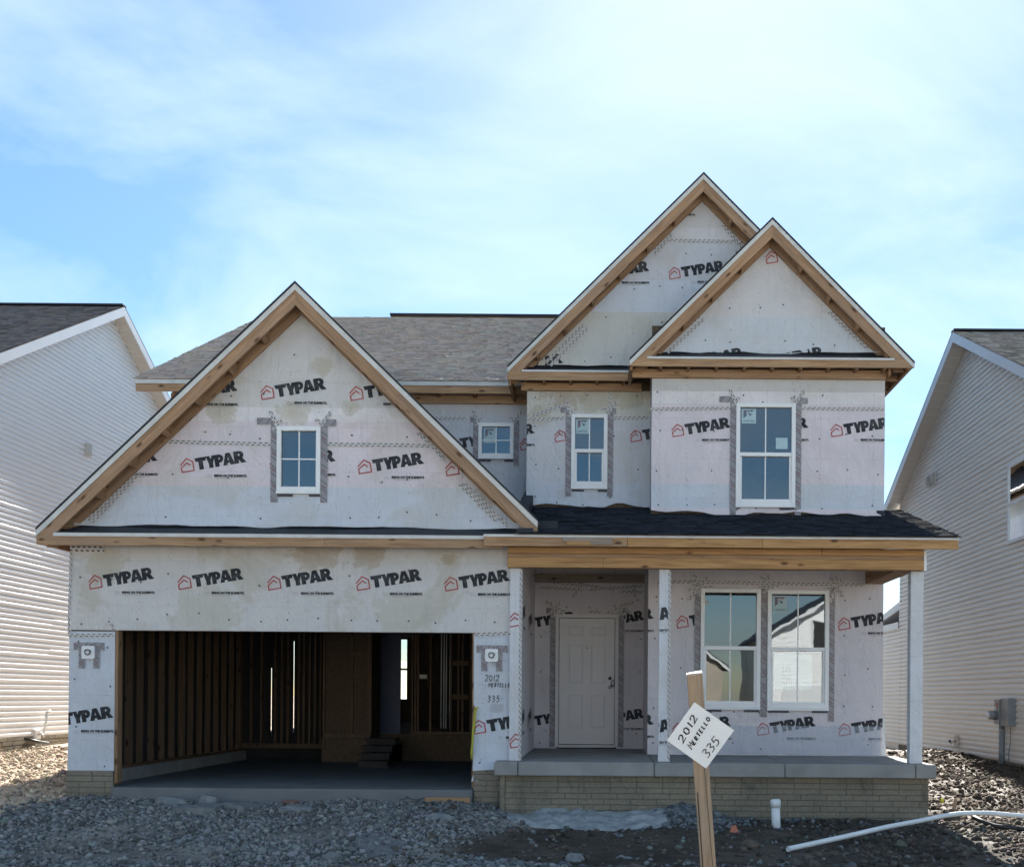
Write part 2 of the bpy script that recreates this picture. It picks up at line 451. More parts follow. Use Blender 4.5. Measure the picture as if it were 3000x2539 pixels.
def shinglemat(name, rough=0.9, spec=0.15):
    t = NT(name, rough, spec)
    a = t.node("ShaderNodeAttribute", attribute_name="tab")
    n = t.noise(t.pos(), 90, 3, 0.7)
    c = t.mix(1.0, a.outputs["Color"], t.ramp(n, [(0.2, 0.72), (0.8, 1.28)]), 'MULTIPLY')
    t.color(c); t.bump(n, 0.5, 0.006)
    return t.m
M['shingle'] = shinglemat("asphalt_shingle", 0.55, 0.4)
M['shingle_dark'] = shinglemat("dark_asphalt_shingle", 0.85, 0.15)

def glass():
    t = NT("window_glass", 0.02, 0.5)
    out = t.n["Material Output"]
    tr = t.node("ShaderNodeBsdfTransparent"); tr.inputs[0].default_value = (0.62, 0.70, 0.72, 1)
    gl = t.node("ShaderNodeBsdfGlossy"); gl.inputs["Roughness"].default_value = 0.012; gl.inputs[0].default_value = (0.86, 0.92, 0.95, 1)
    lw = t.node("ShaderNodeFresnel", IOR=2.3)
    mx = t.node("ShaderNodeMixShader")
    t.l.new(lw.outputs[0], mx.inputs[0]); t.l.new(tr.outputs[0], mx.inputs[1]); t.l.new(gl.outputs[0], mx.inputs[2])
    n = t.noise(t.pos(), 1.7, 2); bp = t.node("ShaderNodeBump", Strength=0.07, Distance=0.012)
    t.l.new(n, bp.inputs["Height"]); t.l.new(bp.outputs[0], gl.inputs["Normal"])
    t.l.new(mx.outputs[0], out.inputs[0])
    return t.m
M['glass'] = glass()

def film():
    """clear protective sheet hung over the foot of the porch wall"""
    t = NT("plastic_film", 0.25, 0.5)
    out = t.n["Material Output"]
    tr = t.node("ShaderNodeBsdfTransparent"); tr.inputs[0].default_value = (0.9, 0.92, 0.95, 1)
    t.color((0.72, 0.76, 0.82))
    f = t.noise(t.pos((1, 1, 2.2)), 5, 4, 0.6, 1.5); bp = t.node("ShaderNodeBump", Strength=0.8, Distance=0.03)
    t.l.new(f, bp.inputs["Height"]); t.l.new(bp.outputs[0], t.b.inputs["Normal"])
    mx = t.node("ShaderNodeMixShader"); mx.inputs[0].default_value = 0.26
    t.l.new(tr.outputs[0], mx.inputs[1]); t.l.new(t.b.outputs[0], mx.inputs[2]); t.l.new(mx.outputs[0], out.inputs[0])
    return t.m
M['film'] = film()

# ---------------------------------------------------------------- ground
def vnoise(x, y, seed=0):
    xi, yi = np.floor(x).astype(np.int64), np.floor(y).astype(np.int64)
    fx, fy = x - xi, y - yi
    fx, fy = fx * fx * (3 - 2 * fx), fy * fy * (3 - 2 * fy)
    def h(a, b):
        n = (a * 374761393 + b * 668265263 + seed * 974634777) & 0x7fffffff
        n = ((n ^ (n >> 13)) * 1274126177) & 0x7fffffff
        return ((n ^ (n >> 16)) & 0xffff) / 65535.0
    return (h(xi, yi) * (1 - fx) + h(xi + 1, yi) * fx) * (1 - fy) + (h(xi, yi + 1) * (1 - fx) + h(xi + 1, yi + 1) * fx) * fy

def fbm(x, y, sc, oc=4, seed=0, gain=0.5):
    s = 0; a = 1.0; t = 0
    for i in range(oc):
        s = s + a * vnoise(x * sc * 2 ** i, y * sc * 2 ** i, seed + i); t += a; a *= gain
    return s / t - 0.5

def sst(a, b, x):
    t = np.clip((x - a) / (b - a), 0, 1); return t * t * (3 - 2 * t)

def ground_base(x, y):
    zL = np.interp(y, [8, 10.4, 14, 18, 21, 40], [-.4, -.38, -.16, .06, .2, .25])
    zG = np.interp(y, [8, 10.4, 12.5, 14.6, 40], [-.4, -.40, -.29, -.18, -.18])
    zP = np.interp(y, [8, 10.4, 12, 14.6], [-.4, -.40, -.39, -.36])
    zR = np.interp(y, [8, 10.4, 13, 15, 18, 21, 40], [-.4, -.40, -.37, -.29, -.10, -.02, .1])
    z = zL + (zG - zL) * sst(-8.3, -7.2, x)
    z = z + (zP - z) * sst(-1.9, -0.9, x)
    z = z + (zR - z) * sst(4.2, 5.2, x)
    return z

def gravel_mask(x, y):
    """1 where the crushed stone of the drive lies"""
    edge = np.interp(y, [6, 9.5, 10.6, 11.2, 12.2, 13.2, 14.7], [0.8, 0.3, -0.6, -1.7, -1.6, -0.9, -0.9]) + 0.5 * fbm(x, y, 1.3, 3, 5)
    left = np.interp(y, [6, 11, 13, 14.7], [-12, -9.8, -7.9, -7.15]) + 0.5 * fbm(x, y, 1.1, 3, 9)
    return sst(edge + 0.25, edge - 0.25, x) * sst(left - 0.2, left + 0.25, x) * sst(15.2, 14.9, y) * sst(2.5, 4.0, y)

def ground_z(x, y):
    z = ground_base(x, y)
    near = sst(-2, 5, y) * sst(60, 30, y)
    g = gravel_mask(x, y)
    rgt = sst(2.6, 4.6, x)
    lft = sst(-7.1, -7.9, x)
    z = z + near * (0.10 * fbm(x, y, 0.55, 3, 1) * (0.4 + 0.6 * np.maximum(rgt, g)))
    z = z + near * g * (0.20 * fbm(x, y, 0.9, 4, 2, 0.45))
    z = z + near * rgt * (0.16 * fbm(x, y, 1.6, 5, 3, 0.6)) + near * lft * 0.07 * fbm(x, y, 2.5, 4, 4, 0.6)
    z = z + near * 0.035 * fbm(x, y, 4.5, 3, 6) * (1 - g * 0.5)
    # heap of stone beside the spill in front of the porch
    z = z + 0.20 * np.exp(-(((x - 1.05) / 0.45) ** 2 + ((y - 14.15) / 0.42) ** 2))
    # spoil against the right hand house
    z = z + 0.22 * np.exp(-((x - 6.9) / 0.75) ** 2) * sst(15.5, 18, y) * sst(27, 22, y) * (0.7 + 1.2 * fbm(x, y, 1.4, 3, 11))
    return z

def gz(x, y): return float(ground_z(np.array([float(x)]), np.array([float(y)]))[0])

def fastmesh(name, V, Fi, mat, parent=None, attr=None, smooth=False):
    """V (n,3), Fi (m,k) arrays; attr = per vertex colour (n,3)"""
    me = bpy.data.meshes.new(name); k = Fi.shape[1]
    me.vertices.add(len(V)); me.vertices.foreach_set("co", V.astype(np.float32).ravel())
    me.loops.add(Fi.size); me.loops.foreach_set("vertex_index", Fi.astype(np.int32).ravel())
    me.polygons.add(len(Fi)); me.polygons.foreach_set("loop_start", np.arange(0, Fi.size, k, dtype=np.int32))
    me.polygons.foreach_set("loop_total", np.full(len(Fi), k, dtype=np.int32))
    if smooth: me.polygons.foreach_set("use_smooth", np.ones(len(Fi), dtype=bool))
    if attr is not None:
        a = me.color_attributes.new("tab", 'FLOAT_COLOR', 'POINT')
        a.data.foreach_set("color", np.hstack([attr, np.ones((len(attr), 1))]).astype(np.float32).ravel())
    me.materials.append(mat); me.update(calc_edges=True); me.validate()
    return link(bpy.data.objects.new(name, me), parent)

xs = np.concatenate([[-900, -300, -120, -60, -35, -22], np.arange(-15, 10.51, 0.055), [12, 15, 22, 35, 60, 120, 300, 900]])
ys = np.concatenate([[-900, -300, -120, -60, -40, -25, -15, -8, -3, 0, 3, 5, 7], np.arange(8.2, 20, 0.055), np.arange(20, 32, 0.3), [36, 45, 60, 120, 300, 900]])
GX, GY = np.meshgrid(xs, ys)
GZ = ground_z(GX, GY)
nx, ny = len(xs), len(ys)
idx = np.arange(nx * ny).reshape(ny, nx)
Fq = np.stack([idx[:-1, :-1], idx[:-1, 1:], idx[1:, 1:], idx[1:, :-1]], -1).reshape(-1, 4)
gm = gravel_mask(GX, GY).ravel()[:, None]
gxr, gyr = GX.ravel(), GY.ravel()
soil = np.tile(np.array([[0.062, 0.053, 0.043]]), (nx * ny, 1))
lw = (sst(-7.0, -7.8, gxr) * sst(13.0, 14.0, gyr))[:, None]
soil = soil * (1 - lw) + lw * np.array([[0.40, 0.325, 0.245]])  # tan soil, lightened further to paint in the sunlit strip and its bounce
rw = (sst(4.2, 5.2, gxr) * sst(11.5, 14, gyr))[:, None]
soil = soil * (1 - rw) + rw * np.array([[0.085, 0.066, 0.050]])
fw = (sst(9.5, 8.0, gyr))[:, None]
soil = soil * (1 - fw) + fw * np.array([[0.30, 0.27, 0.22]])
bare_ = sst(0.55, 0.8, vnoise(gxr * 0.9, gyr * 0.9, 31))[:, None]
soil = soil * (1 - gm) + gm * (np.array([[0.14, 0.14, 0.135]]) * (1 - bare_) + bare_ * np.array([[0.20, 0.195, 0.18]]))
pt = np.clip(fbm(gxr, gyr, 1.7, 4, 21) * 1.6 + 1.0, 0.55, 1.5)[:, None]
soil = soil * pt
def soilmat():
    t = NT("bare_soil", 0.9, 0.2)
    a = t.node("ShaderNodeAttribute", attribute_name="tab")
    n = t.noise(t.pos(), 26, 6, 0.7)
    n2 = t.noise(t.pos(), 3.2, 4, 0.6)
    c = t.mix(1.0, a.outputs["Color"], t.ramp(n, [(0.25, 0.6), (0.75, 1.45)]), 'MULTIPLY')
    t.color(c)
    t.l.new(t.ramp(n2, [(0.4, 0.95), (0.62, 0.55)]), t.b.inputs["Roughness"])
    t.bump(t.math('ADD', n, t.math('MULTIPLY', t.noise(t.pos(), 110, 3, 0.6), 0.4)), 0.8, 0.03)
    return t.m
M['soil'] = soilmat()
ground = fastmesh("ground", np.stack([gxr, gyr, GZ.ravel()], -1), Fq, M['soil'], attr=soil, smooth=True)
tag(ground, kind="structure")

# street behind the viewer (it is what the shaded front is lit from)
M['asphalt'] = proc("street_concrete", (0.42, 0.41, 0.39), (0.36, 0.35, 0.33), 0.8, 0.9, 0.2, 0.2, 30)
M['verge'] = proc("dry_grass_verge", (0.20, 0.19, 0.09), (0.26, 0.22, 0.13), 1.2, 0.95, 0.1, 0.5, 20, dist=0.03)
tag(box("road", -150, 150, -13.5, -4.5, -0.45, -0.375, M['asphalt']), kind="structure")
for nm, y0, y1 in (("kerb", -4.5, -4.3), ("kerb", -13.7, -13.5)):
    tag(box(nm, -150, 150, y0, y1, -0.45, -0.27, M['concrete'], bevel=0.02), kind="structure")
tag(box("pavement", -150, 150, -17.0, -15.6, -0.45, -0.36, M['concrete']), kind="structure")

# ---------------------------------------------------------------- loose stones
ICO_V = []
_p = (1 + 5 ** 0.5) / 2
for a, b in ((-1, _p), (1, _p), (-1, -_p), (1, -_p)): ICO_V.append((a, b, 0))
for a, b in ((-1, _p), (1, _p), (-1, -_p), (1, -_p)): ICO_V.append((0, a, b))
for a, b in ((_p, -1), (_p, 1), (-_p, -1), (-_p, 1)): ICO_V.append((a, 0, b))
ICO_V = np.array(ICO_V, float) / np.sqrt(1 + _p * _p)
ICO_F = np.array([(0, 11, 5), (0, 5, 1), (0, 1, 7), (0, 7, 10), (0, 10, 11), (1, 5, 9), (5, 11, 4), (11, 10, 2), (10, 7, 6), (7, 1, 8),
                  (3, 9, 4), (3, 4, 2), (3, 2, 6), (3, 6, 8), (3, 8, 9), (4, 9, 5), (2, 4, 11), (6, 2, 10), (8, 6, 7), (9, 8, 1)])

def rot_mats(n):
    q = RNG.normal(size=(n, 4)); q /= np.linalg.norm(q, axis=1)[:, None]
    w, x, y, z = q.T
    return np.stack([np.stack([1 - 2 * (y * y + z * z), 2 * (x * y - z * w), 2 * (x * z + y * w)], -1),
                     np.stack([2 * (x * y + z * w), 1 - 2 * (x * x + z * z), 2 * (y * z - x * w)], -1),
                     np.stack([2 * (x * z - y * w), 2 * (y * z + x * w), 1 - 2 * (x * x + y * y)], -1)], 1)

def stones(name, pos, size, col, mat, parent=None, flat=0.65):
    n = len(pos)
    V = ICO_V[None] * (1 + RNG.uniform(-0.28, 0.28, (n, 12, 1)))
    V = V * RNG.uniform(0.6, 1.15, (n, 1, 3))
    V = np.einsum('nij,nkj->nki', rot_mats(n), V) * size[:, None, None]
    V[:, :, 2] *= flat + 0.2
    V = V + pos[:, None, :]
    Fi = (ICO_F[None] + 12 * np.arange(n)[:, None, None]).reshape(-1, 3)
    return fastmesh(name, V.reshape(-1, 3), Fi, mat, parent, attr=np.repeat(col, 12, 0))

M['stone'] = shinglemat("crushed_stone")
def scatter(x0, x1, y0, y1, dens):
    n = int((x1 - x0) * (y1 - y0) * dens)
    return RNG.uniform(x0, x1, n), RNG.uniform(y0, y1, n)

# drive gravel
x, y = scatter(-11, 1.0, 8.6, 14.75, 1250)
m = gravel_mask(x, y)
bare = vnoise(x * 0.9, y * 0.9, 31)
keep = (RNG.uniform(0, 1, len(x)) < m * np.where(bare > 0.66, 0.22, 1.0)) & (np.abs(x) < 0.62 * y + 1.0)
keep &= RNG.uniform(0, 1, len(x)) < np.where(y < 9.5, 0.3, 1.0)
x, y = x[keep], y[keep]
sz = RNG.gamma(2.4, 0.0052, len(x)) + 0.004
gcol = np.array([[0.172, 0.174, 0.170]]) * RNG.uniform(0.45, 1.75, (len(x), 1)) * (1 + RNG.normal(0, 0.035, (len(x), 3)))
gv = tag(stones("gravel", np.stack([x, y, ground_z(x, y) + sz * 0.35], -1), sz, gcol, M['stone']),
    "loose grey crushed stone covering the drive in front of the garage", "gravel", kind="stuff")
# gravel strip and heap in front of the porch
x, y = scatter(-1.5, 7.5, 5.5, 14.5, 260)
heap = np.exp(-(((x - 1.12) / 0.45) ** 2 + ((y - 14.0) / 0.42) ** 2)) * 3.2
strip = sst(10.9, 10.3, y + 0.4 * fbm(x, y, 1.5, 2, 3)) * 0.75 + 0.05 + sst(14.0, 14.3, y) * sst(0.5, 0.8, x) * sst(4.2, 2.0, x) * 0.5
keep = (RNG.uniform(0, 1, len(x)) < np.maximum(heap, strip)) & (np.abs(x) < 0.62 * y + 1.0)
x, y = x[keep], y[keep]
sz = RNG.gamma(7, 0.0028, len(x)) + 0.005
gcol = np.array([[0.13, 0.138, 0.142]]) * RNG.uniform(0.5, 1.6, (len(x), 1)) * (1 + RNG.normal(0, 0.05, (len(x), 3)))
tag(stones("gravel", np.stack([x, y, ground_z(x, y) + sz * 0.35], -1), sz, gcol, M['stone']),
    "grey stone chips heaped and strewn over the soil before the porch", "gravel", kind="stuff")
hx, hy = RNG.normal(1.1, 0.26, 1500), RNG.normal(14.0, 0.22, 1500)
k = hy < 14.5; hx, hy = hx[k], hy[k]
sz = RNG.gamma(7, 0.0026, len(hx)) + 0.005
gcol = np.array([[0.12, 0.135, 0.145]]) * RNG.uniform(0.5, 1.5, (len(hx), 1)) * np.ones((1, 3))
tag(stones("gravel_heap", np.stack([hx, hy, ground_z(hx, hy) + sz * 0.4], -1), sz, gcol, M['stone']),
    "small dark grey heap of stone chips against the porch foundation", "gravel heap", kind="stuff")
# clods: left strip between the houses, right side, foreground soil
def clods(lbl, x0, x1, y0, y1, dens, c, s0, mask):
    x, y = scatter(x0, x1, y0, y1, dens)
    k = RNG.uniform(0, 1, len(x)) < mask(x, y)
    x, y = x[k], y[k]
    sz = RNG.gamma(2.2, s0, len(x)) + 0.006
    cc = np.array([c]) * RNG.uniform(0.55, 1.5, (len(x), 1)) * (1 + RNG.normal(0, 0.05, (len(x), 3)))
    tag(stones("soil_clods", np.stack([x, y, ground_z(x, y) + sz * 0.2], -1), sz, cc, M['stone']), lbl, "soil", kind="stuff")
clods("dry tan soil clods between the white sided house and the garage", -11.1, -7.35, 13, 21, 330, (0.42, 0.34, 0.255), 0.0065, lambda x, y: np.ones_like(x))  # tan clods lightened along with the sunlit soil under them
clods("dark wet soil clods between the porch and the beige sided house", 4.35, 7.3, 11, 24, 420, (0.085, 0.066, 0.05), 0.0065, lambda x, y: np.where(x > 5.6, 1.0, 0.7))
clods("brown soil crumbs strewn over the ground in front of the porch", -2.5, 6.5, 10, 14.3, 110, (0.08, 0.07, 0.06), 0.009, lambda x, y: 0.25 + 0.75 * sst(1.5, 3.5, x))

def rock(name, loc, size, label, cat, mat, seed, group=None, flatten=(1, 1, 1), rz=0.0):
    bm = bmesh.new(); bmesh.ops.create_icosphere(bm, subdivisions=3, radius=1.0)
    for v in bm.verts:
        n = noise.noise(v.co * 1.3 + Vector((seed * 7.1, seed, 0))) * 0.5 + noise.noise(v.co * 3.1 + Vector((seed, 3, 1))) * 0.22
        v.co = v.co * (1 + n)
        for ax in ((1, .2, .3), (-.5, .9, .4), (.1, -.9, .5), (-.8, -.5, .3), (0.2, 0.1, 1)):
            a = Vector(ax).normalized(); d = v.co.dot(a)
            if d > 0.72: v.co -= a * (d - 0.72) * 0.85
        v.co = Vector((v.co.x * size[0], v.co.y * size[1], v.co.z * size[2]))
    me = bpy.data.meshes.new(name); bm.to_mesh(me); bm.free(); me.materials.append(mat)
    o = bpy.data.objects.new(name, me); COL.objects.link(o); o.location = loc; o.rotation_euler = (0.1 * seed % 0.3, 0.05, rz)
    return tag(o, label, cat, group)

def on_ground(px, py, dz=0.0):
    """the ground point seen at a picture position"""
    D = 12.0
    for _ in range(40):
        x, y, z = at(px, py, D)
        h = gz(x, D) + dz
        D = D + ((CZ - h) / max((CZ - z) / D, 1e-4) - D) * 0.6
    x, y, z = at(px, py, D)
    return x, D, gz(x, D)

# ---------------------------------------------------------------- house helpers
def fold(x, z, seed, z0=None, amp=1.0):
    d = 0.012 * noise.noise(Vector((x * 1.9, z * 1.1, seed))) + 0.005 * noise.noise(Vector((x * 7.0, z * 3.0, seed + 9)))
    if z0 is not None:
        k = math.exp(-max(0.0, z - z0) / 0.22)
        d -= k * 0.060 * (0.6 + noise.noise(Vector((x * 1.5, z * 1.0, seed + 4))) + 0.5 * noise.noise(Vector((x * 5.5 + z * 4, z * 2.0, seed + 5))))
    return min(d * amp, 0.008)

def wrap_wall(parent, x0, x1, z0, z1, y, mat, holes=(), clips=(), seed=0.0, hem=0.0, step=0.11, label=None, folds=True):
    X = set(np.round(np.linspace(x0, x1, max(2, int((x1 - x0) / step) + 1)), 4)); Z = set(np.round(np.linspace(z0, z1, max(2, int((z1 - z0) / step) + 1)), 4))
    for h in holes:
        X |= {round(h[0], 4), round(h[1], 4)}; Z |= {round(h[2], 4), round(h[3], 4)}
    X = sorted(a for a in X if x0 - 1e-4 <= a <= x1 + 1e-4); Z = sorted(a for a in Z if z0 - 1e-4 <= a <= z1 + 1e-4)
    V, Fc = [], []
    for z in Z:
        for x in X: V.append((x, y, z))
    n = len(X)
    for j in range(len(Z) - 1):
        for i in range(n - 1):
            cx, cz = (X[i] + X[i + 1]) / 2, (Z[j] + Z[j + 1]) / 2
            if any(h[0] < cx < h[1] and h[2] < cz < h[3] for h in holes): continue
            Fc.append((j * n + i, j * n + i + 1, (j + 1) * n + i + 1, (j + 1) * n + i))
    me = bpy.data.meshes.new("house_wrap"); me.from_pydata(V, [], Fc)
    bm = bmesh.new(); bm.from_mesh(me)
    for co, no in clips:
        bmesh.ops.bisect_plane(bm, geom=bm.verts[:] + bm.edges[:] + bm.faces[:], plane_co=co, plane_no=no, clear_outer=True)
    bmesh.ops.delete(bm, geom=[v for v in bm.verts if not v.link_faces], context='VERTS')
    for v in bm.verts:
        x, z = v.co.x, v.co.z
        v.co.y = y + fold(x, z, seed, z0 if folds else None)
        if hem and z < z0 + 0.22:
            k = 1 - (z - z0) / 0.22
            v.co.z += k * hem * (0.45 + noise.noise(Vector((x * 1.7, seed, 3))) + 0.3 * noise.noise(Vector((x * 3.6, seed, 1))))
    bm.to_mesh(me); bm.free(); me.materials.append(mat)
    me.polygons.foreach_set("use_smooth", [True] * len(me.polygons))
    o = link(bpy.data.objects.new("house_wrap", me), parent)
    if label: o["label"] = label
    return dict(o=o, x0=x0, x1=x1, z0=z0, z1=z1, y=y, seed=seed, folds=folds, holes=list(holes), clips=list(clips))

def wy(w, x, z, off):
    return w['y'] + fold(x, z, w['seed'], w['z0'] if w['folds'] else None) - off

# ---------------------------------------------------------------- printed marks
def fill(loops):
    """triangles for an outline with holes; returns verts2d, faces"""
    tri = tessellate_polygon([[Vector((p[0], p[1], 0)) for p in l] for l in loops])
    pts = [p for l in loops for p in l]
    return pts, [tuple(t) for t in tri]

def arc(cx, cy, rx, ry, a0, a1, n=7):
    return [(cx + rx * math.cos(math.radians(a0 + (a1 - a0) * i / n)), cy + ry * math.sin(math.radians(a0 + (a1 - a0) * i / n))) for i in range(n + 1)]

def ribbon(pts, w):
    n = len(pts); L, R = [], []
    for i in range(n):
        p = Vector(pts[i]); a = Vector(pts[max(i - 1, 0)]); b = Vector(pts[min(i + 1, n - 1)])
        d1 = (p - a).normalized() if i else (b - p).normalized()
        d2 = (b - p).normalized() if i < n - 1 else d1
        m = d1 + d2
        m = d1 if m.length < 0.05 else m.normalized()
        nrm = Vector((-m.y, m.x)); s = w / 2 / max(0.45, nrm.dot(Vector((-d1.y, d1.x))))
        L.append(tuple(p + nrm * s)); R.append(tuple(p - nrm * s))
    V = L + R
    return V, [(i, i + 1, n + i + 1, n + i) for i in range(n - 1)]

def text2d(body, size, bold=0.0, shear=0.0):
    c = bpy.data.curves.new("t", 'FONT'); c.body = body; c.size = size; c.offset = bold; c.shear = shear; c.resolution_u = 2
    o = bpy.data.objects.new("t", c)
    me = bpy.data.meshes.new_from_object(o)
    V = [(v.co.x, v.co.y) for v in me.vertices]; Fc = [tuple(p.vertices) for p in me.polygons]
    bpy.data.objects.remove(o); bpy.data.meshes.remove(me); bpy.data.curves.remove(c)
    return V, Fc

def build_logo():
    V, Fc, Mi = [], [], []
    def add(v, f, mi, rot=0.0, ox=0.0, oy=0.0):
        n = len(V); c, s = math.cos(rot), math.sin(rot)
        for x, y in v: V.append((ox + x * c - y * s, oy + x * s + y * c))
        for q in f: Fc.append(tuple(i + n for i in q)); Mi.append(mi)
    r = math.radians(9.8); ox, oy = -240, -63
    T = [(0, 140), (172, 140), (158, 96), (116, 96), (116, 0), (52, 0), (52, 96), (14, 96)]
    Y = [(166, 140), (218, 140), (234, 100), (250, 140), (304, 140), (258, 50), (258, 0), (196, 0), (196, 50)]
    P = [(284, 0), (284, 140)] + arc(352, 91, 62, 49, 90, -90) + [(346, 42), (346, 0)]
    Ph = [(346, 104), (346, 79)] + arc(353, 91.5, 11, 12.5, -90, 90, 4)
    A = [(398, 0), (452, 140), (516, 140), (572, 0), (506, 0), (499, 24), (467, 24), (460, 0)]
    Ah = [(473, 56), (483, 96), (493, 56)]
    R = [(566, 0), (566, 140)] + arc(646, 93, 64, 47, 90, -50) + [(738, 0), (664, 0), (634, 40), (630, 40), (630, 0)]
    Rh = [(630, 107), (630, 83)] + arc(643, 95, 12, 12, -90, 90, 4)
    for loops in ([T], [Y], [P, Ph], [A, Ah], [R, Rh]):
        v, f = fill(loops); add([(p[0] * .965, p[1] * 1.2) for p in v], f, 0, r, ox, oy)
    hs = [(45, 545), (125, 451), (213, 493), (232, 612), (68, 642), (56, 580), (132, 510), (180, 545)]
    v, f = ribbon([(x - 500, 550 - y) for x, y in hs], 17); add(v, f, 1)
    v, f = text2d("BRING ON THE ELEMENTS.", 44, 2.6)
    w = max(p[0] for p in v); v = [(p[0] * 455 / w, p[1]) for p in v]; add(v, f, 0, 0, 12, -150)
    for k, (a, b) in enumerate(((0, 400), (22, 280))):
        v, f = ribbon([(12 + a, -163 - k * 9), (12 + b, -163 - k * 9)], 4); add(v, f, 2)
    for k, b in enumerate((66, 50, 76)):
        v, f = ribbon([(-90, -126 - k * 15), (-90 + b, -126 - k * 15)], 4); add(v, f, 2)
    s = 0.000982
    return [(x * s, y * s) for x, y in V], Fc, Mi
LOGO = build_logo()

def stamp(w, V, Fc, mats, midx, name, off=0.005, bounds=None, sc=1.0, ox=0.0, oz=0.0, rot=0.0):
    """print a flat mark on wrap wall w at ox, oz; cut at the sheet's bounds; follows its folds"""
    b = bounds or (w['x0'], w['x1'], w['z0'] + 0.02, w['z1'])
    c, s = math.cos(rot), math.sin(rot)
    me = bpy.data.meshes.new(name)
    me.from_pydata([(ox + sc * (x * c - y * s), 0.0, oz + sc * (x * s + y * c)) for x, y in V], [], Fc)
    for m in mats: me.materials.append(m)
    if midx is not None: me.polygons.foreach_set("material_index", midx)
    bm = bmesh.new(); bm.from_mesh(me)
    for co, no in (((b[0], 0, 0), (-1, 0, 0)), ((b[1], 0, 0), (1, 0, 0)), ((0, 0, b[2]), (0, 0, -1)), ((0, 0, b[3]), (0, 0, 1))):
        bmesh.ops.bisect_plane(bm, geom=bm.verts[:] + bm.edges[:] + bm.faces[:], plane_co=co, plane_no=no, clear_outer=True)
    for co, no in w.get('clips', ()):
        bmesh.ops.bisect_plane(bm, geom=bm.verts[:] + bm.edges[:] + bm.faces[:], plane_co=co, plane_no=no, clear_outer=True)
    for h in w.get('holes', ()):
        if not any(h[0] < v.co.x < h[1] for v in bm.verts): continue
        for co, no in (((h[0], 0, 0), (1, 0, 0)), ((h[1], 0, 0), (1, 0, 0)), ((0, 0, h[2]), (0, 0, 1)), ((0, 0, h[3]), (0, 0, 1))):
            bmesh.ops.bisect_plane(bm, geom=bm.verts[:] + bm.edges[:] + bm.faces[:], plane_co=co, plane_no=no)
        kill = [f for f in bm.faces if h[0] < f.calc_center_median().x < h[1] and h[2] < f.calc_center_median().z < h[3]]
        bmesh.ops.delete(bm, geom=kill, context='FACES')
    bmesh.ops.delete(bm, geom=[v for v in bm.verts if not v.link_faces], context='VERTS')
    if not bm.faces: bm.free(); return None
    for v in bm.verts: v.co.y = wy(w, v.co.x, v.co.z, off)
    bmesh.ops.recalc_face_normals(bm, faces=bm.faces[:])
    bm.to_mesh(me); bm.free()
    return link(bpy.data.objects.new(name, me), w['o'])

def logo(w, u, v, bounds=None, sc=1.0, name="printed_logo"):
    """u, v: picture position (2084 wide) of the mark's centre: the middle of the word and house together"""
    p = av(u, v, w['y'])
    return stamp(w, LOGO[0], LOGO[1], [M['ink'], M['red_ink'], M['fine_ink']], LOGO[2], name, bounds=bounds, sc=sc, ox=p[0], oz=p[2])

GLYPH = {'2': [[(0, .75), (.15, .97), (.5, 1), (.66, .75), (.5, .45), (0, 0), (.8, .06)]], '0': [[(.35, 1), (.05, .75), (.05, .25), (.35, 0), (.65, .25), (.62, .75), (.35, 1)]],
         '1': [[(.25, 1), (.25, 0)]], '3': [[(0, .92), (.35, 1), (.62, .8), (.25, .55), (.65, .32), (.45, .03), (0, .02)]],
         '5': [[(.75, 1), (.18, 1), (.12, .58), (.5, .62), (.68, .32), (.45, .02), (0, .04)]], 'M': [[(0, 0), (.14, 1), (.42, .35), (.72, 1), (.85, 0)]],
         'E': [[(.55, 1), (.1, .97), (.05, 0), (.55, .03)], [(.08, .5), (.45, .52)]], 'R': [[(.05, 0), (.1, 1)], [(.1, 1), (.5, .9), (.5, .6), (.1, .48), (.6, 0)]],
         'T': [[(0, 1), (.65, .98)], [(.32, 1), (.3, 0)]], 'L': [[(.1, 1), (.05, 0), (.5, .02)]], 'O': [[(.35, 1), (.05, .7), (.08, .2), (.35, 0), (.65, .25), (.62, .75), (.35, 1)]]}
def scrawl(body, h, w, stroke, gap=0.3, cap1=1.0):
    V, Fc = [], []; x = 0.0
    for i, ch in enumerate(body):
        if ch == ' ': x += w; continue
        hh = h * (cap1 if i == 0 else 1.0)
        wd = w * (0.55 if ch == '1' else 1.0) * (1.25 if ch == 'M' else 1.0)
        for st in GLYPH[ch]:
            pts = [(x + a * wd + b * hh * 0.10, b * hh) for a, b in st]
            v, f = ribbon(pts, stroke); n = len(V)
            V += v; Fc += [tuple(k + n for k in q) for q in f]
        x += wd * (0.75 + gap)
    return V, Fc

def tape(w, p0, p1, width, mat, off=0.009, name="seam_tape", parent=None):
    """strip of tape from p0 to p1 (x, z) on wrap wall w"""
    a, b = Vector(p0), Vector(p1); d = b - a; L = d.length; d.normalize(); nrm = Vector((-d.y, d.x)) * width / 2
    n = max(1, int(L / 0.12)); V, uv, Fc = [], [], []
    for i in range(n + 1):
        c = a + d * L * i / n
        wob = 0.004 * noise.noise(Vector((c.x * 2, c.y * 2, 1.7)))
        for s in (-1, 1):
            q = c + nrm * s
            V.append((q.x, wy(w, q.x, q.y, off), q.y + wob)); uv.append((L * i / n, (s + 1) / 2))
        if i: Fc.append((2 * i - 2, 2 * i, 2 * i + 1, 2 * i - 1))
    o = mesh(name, V, Fc, mat, w['o'] if parent is None else parent, uv=uv)
    return o

def tapev(w, uv0, uv1, width, mat=None, off=0.009, name="seam_tape"):
    p, q = av(*uv0, w['y']), av(*uv1, w['y'])
    return tape(w, (p[0], p[2]), (q[0], q[2]), width, mat or M['seam'], off, name)

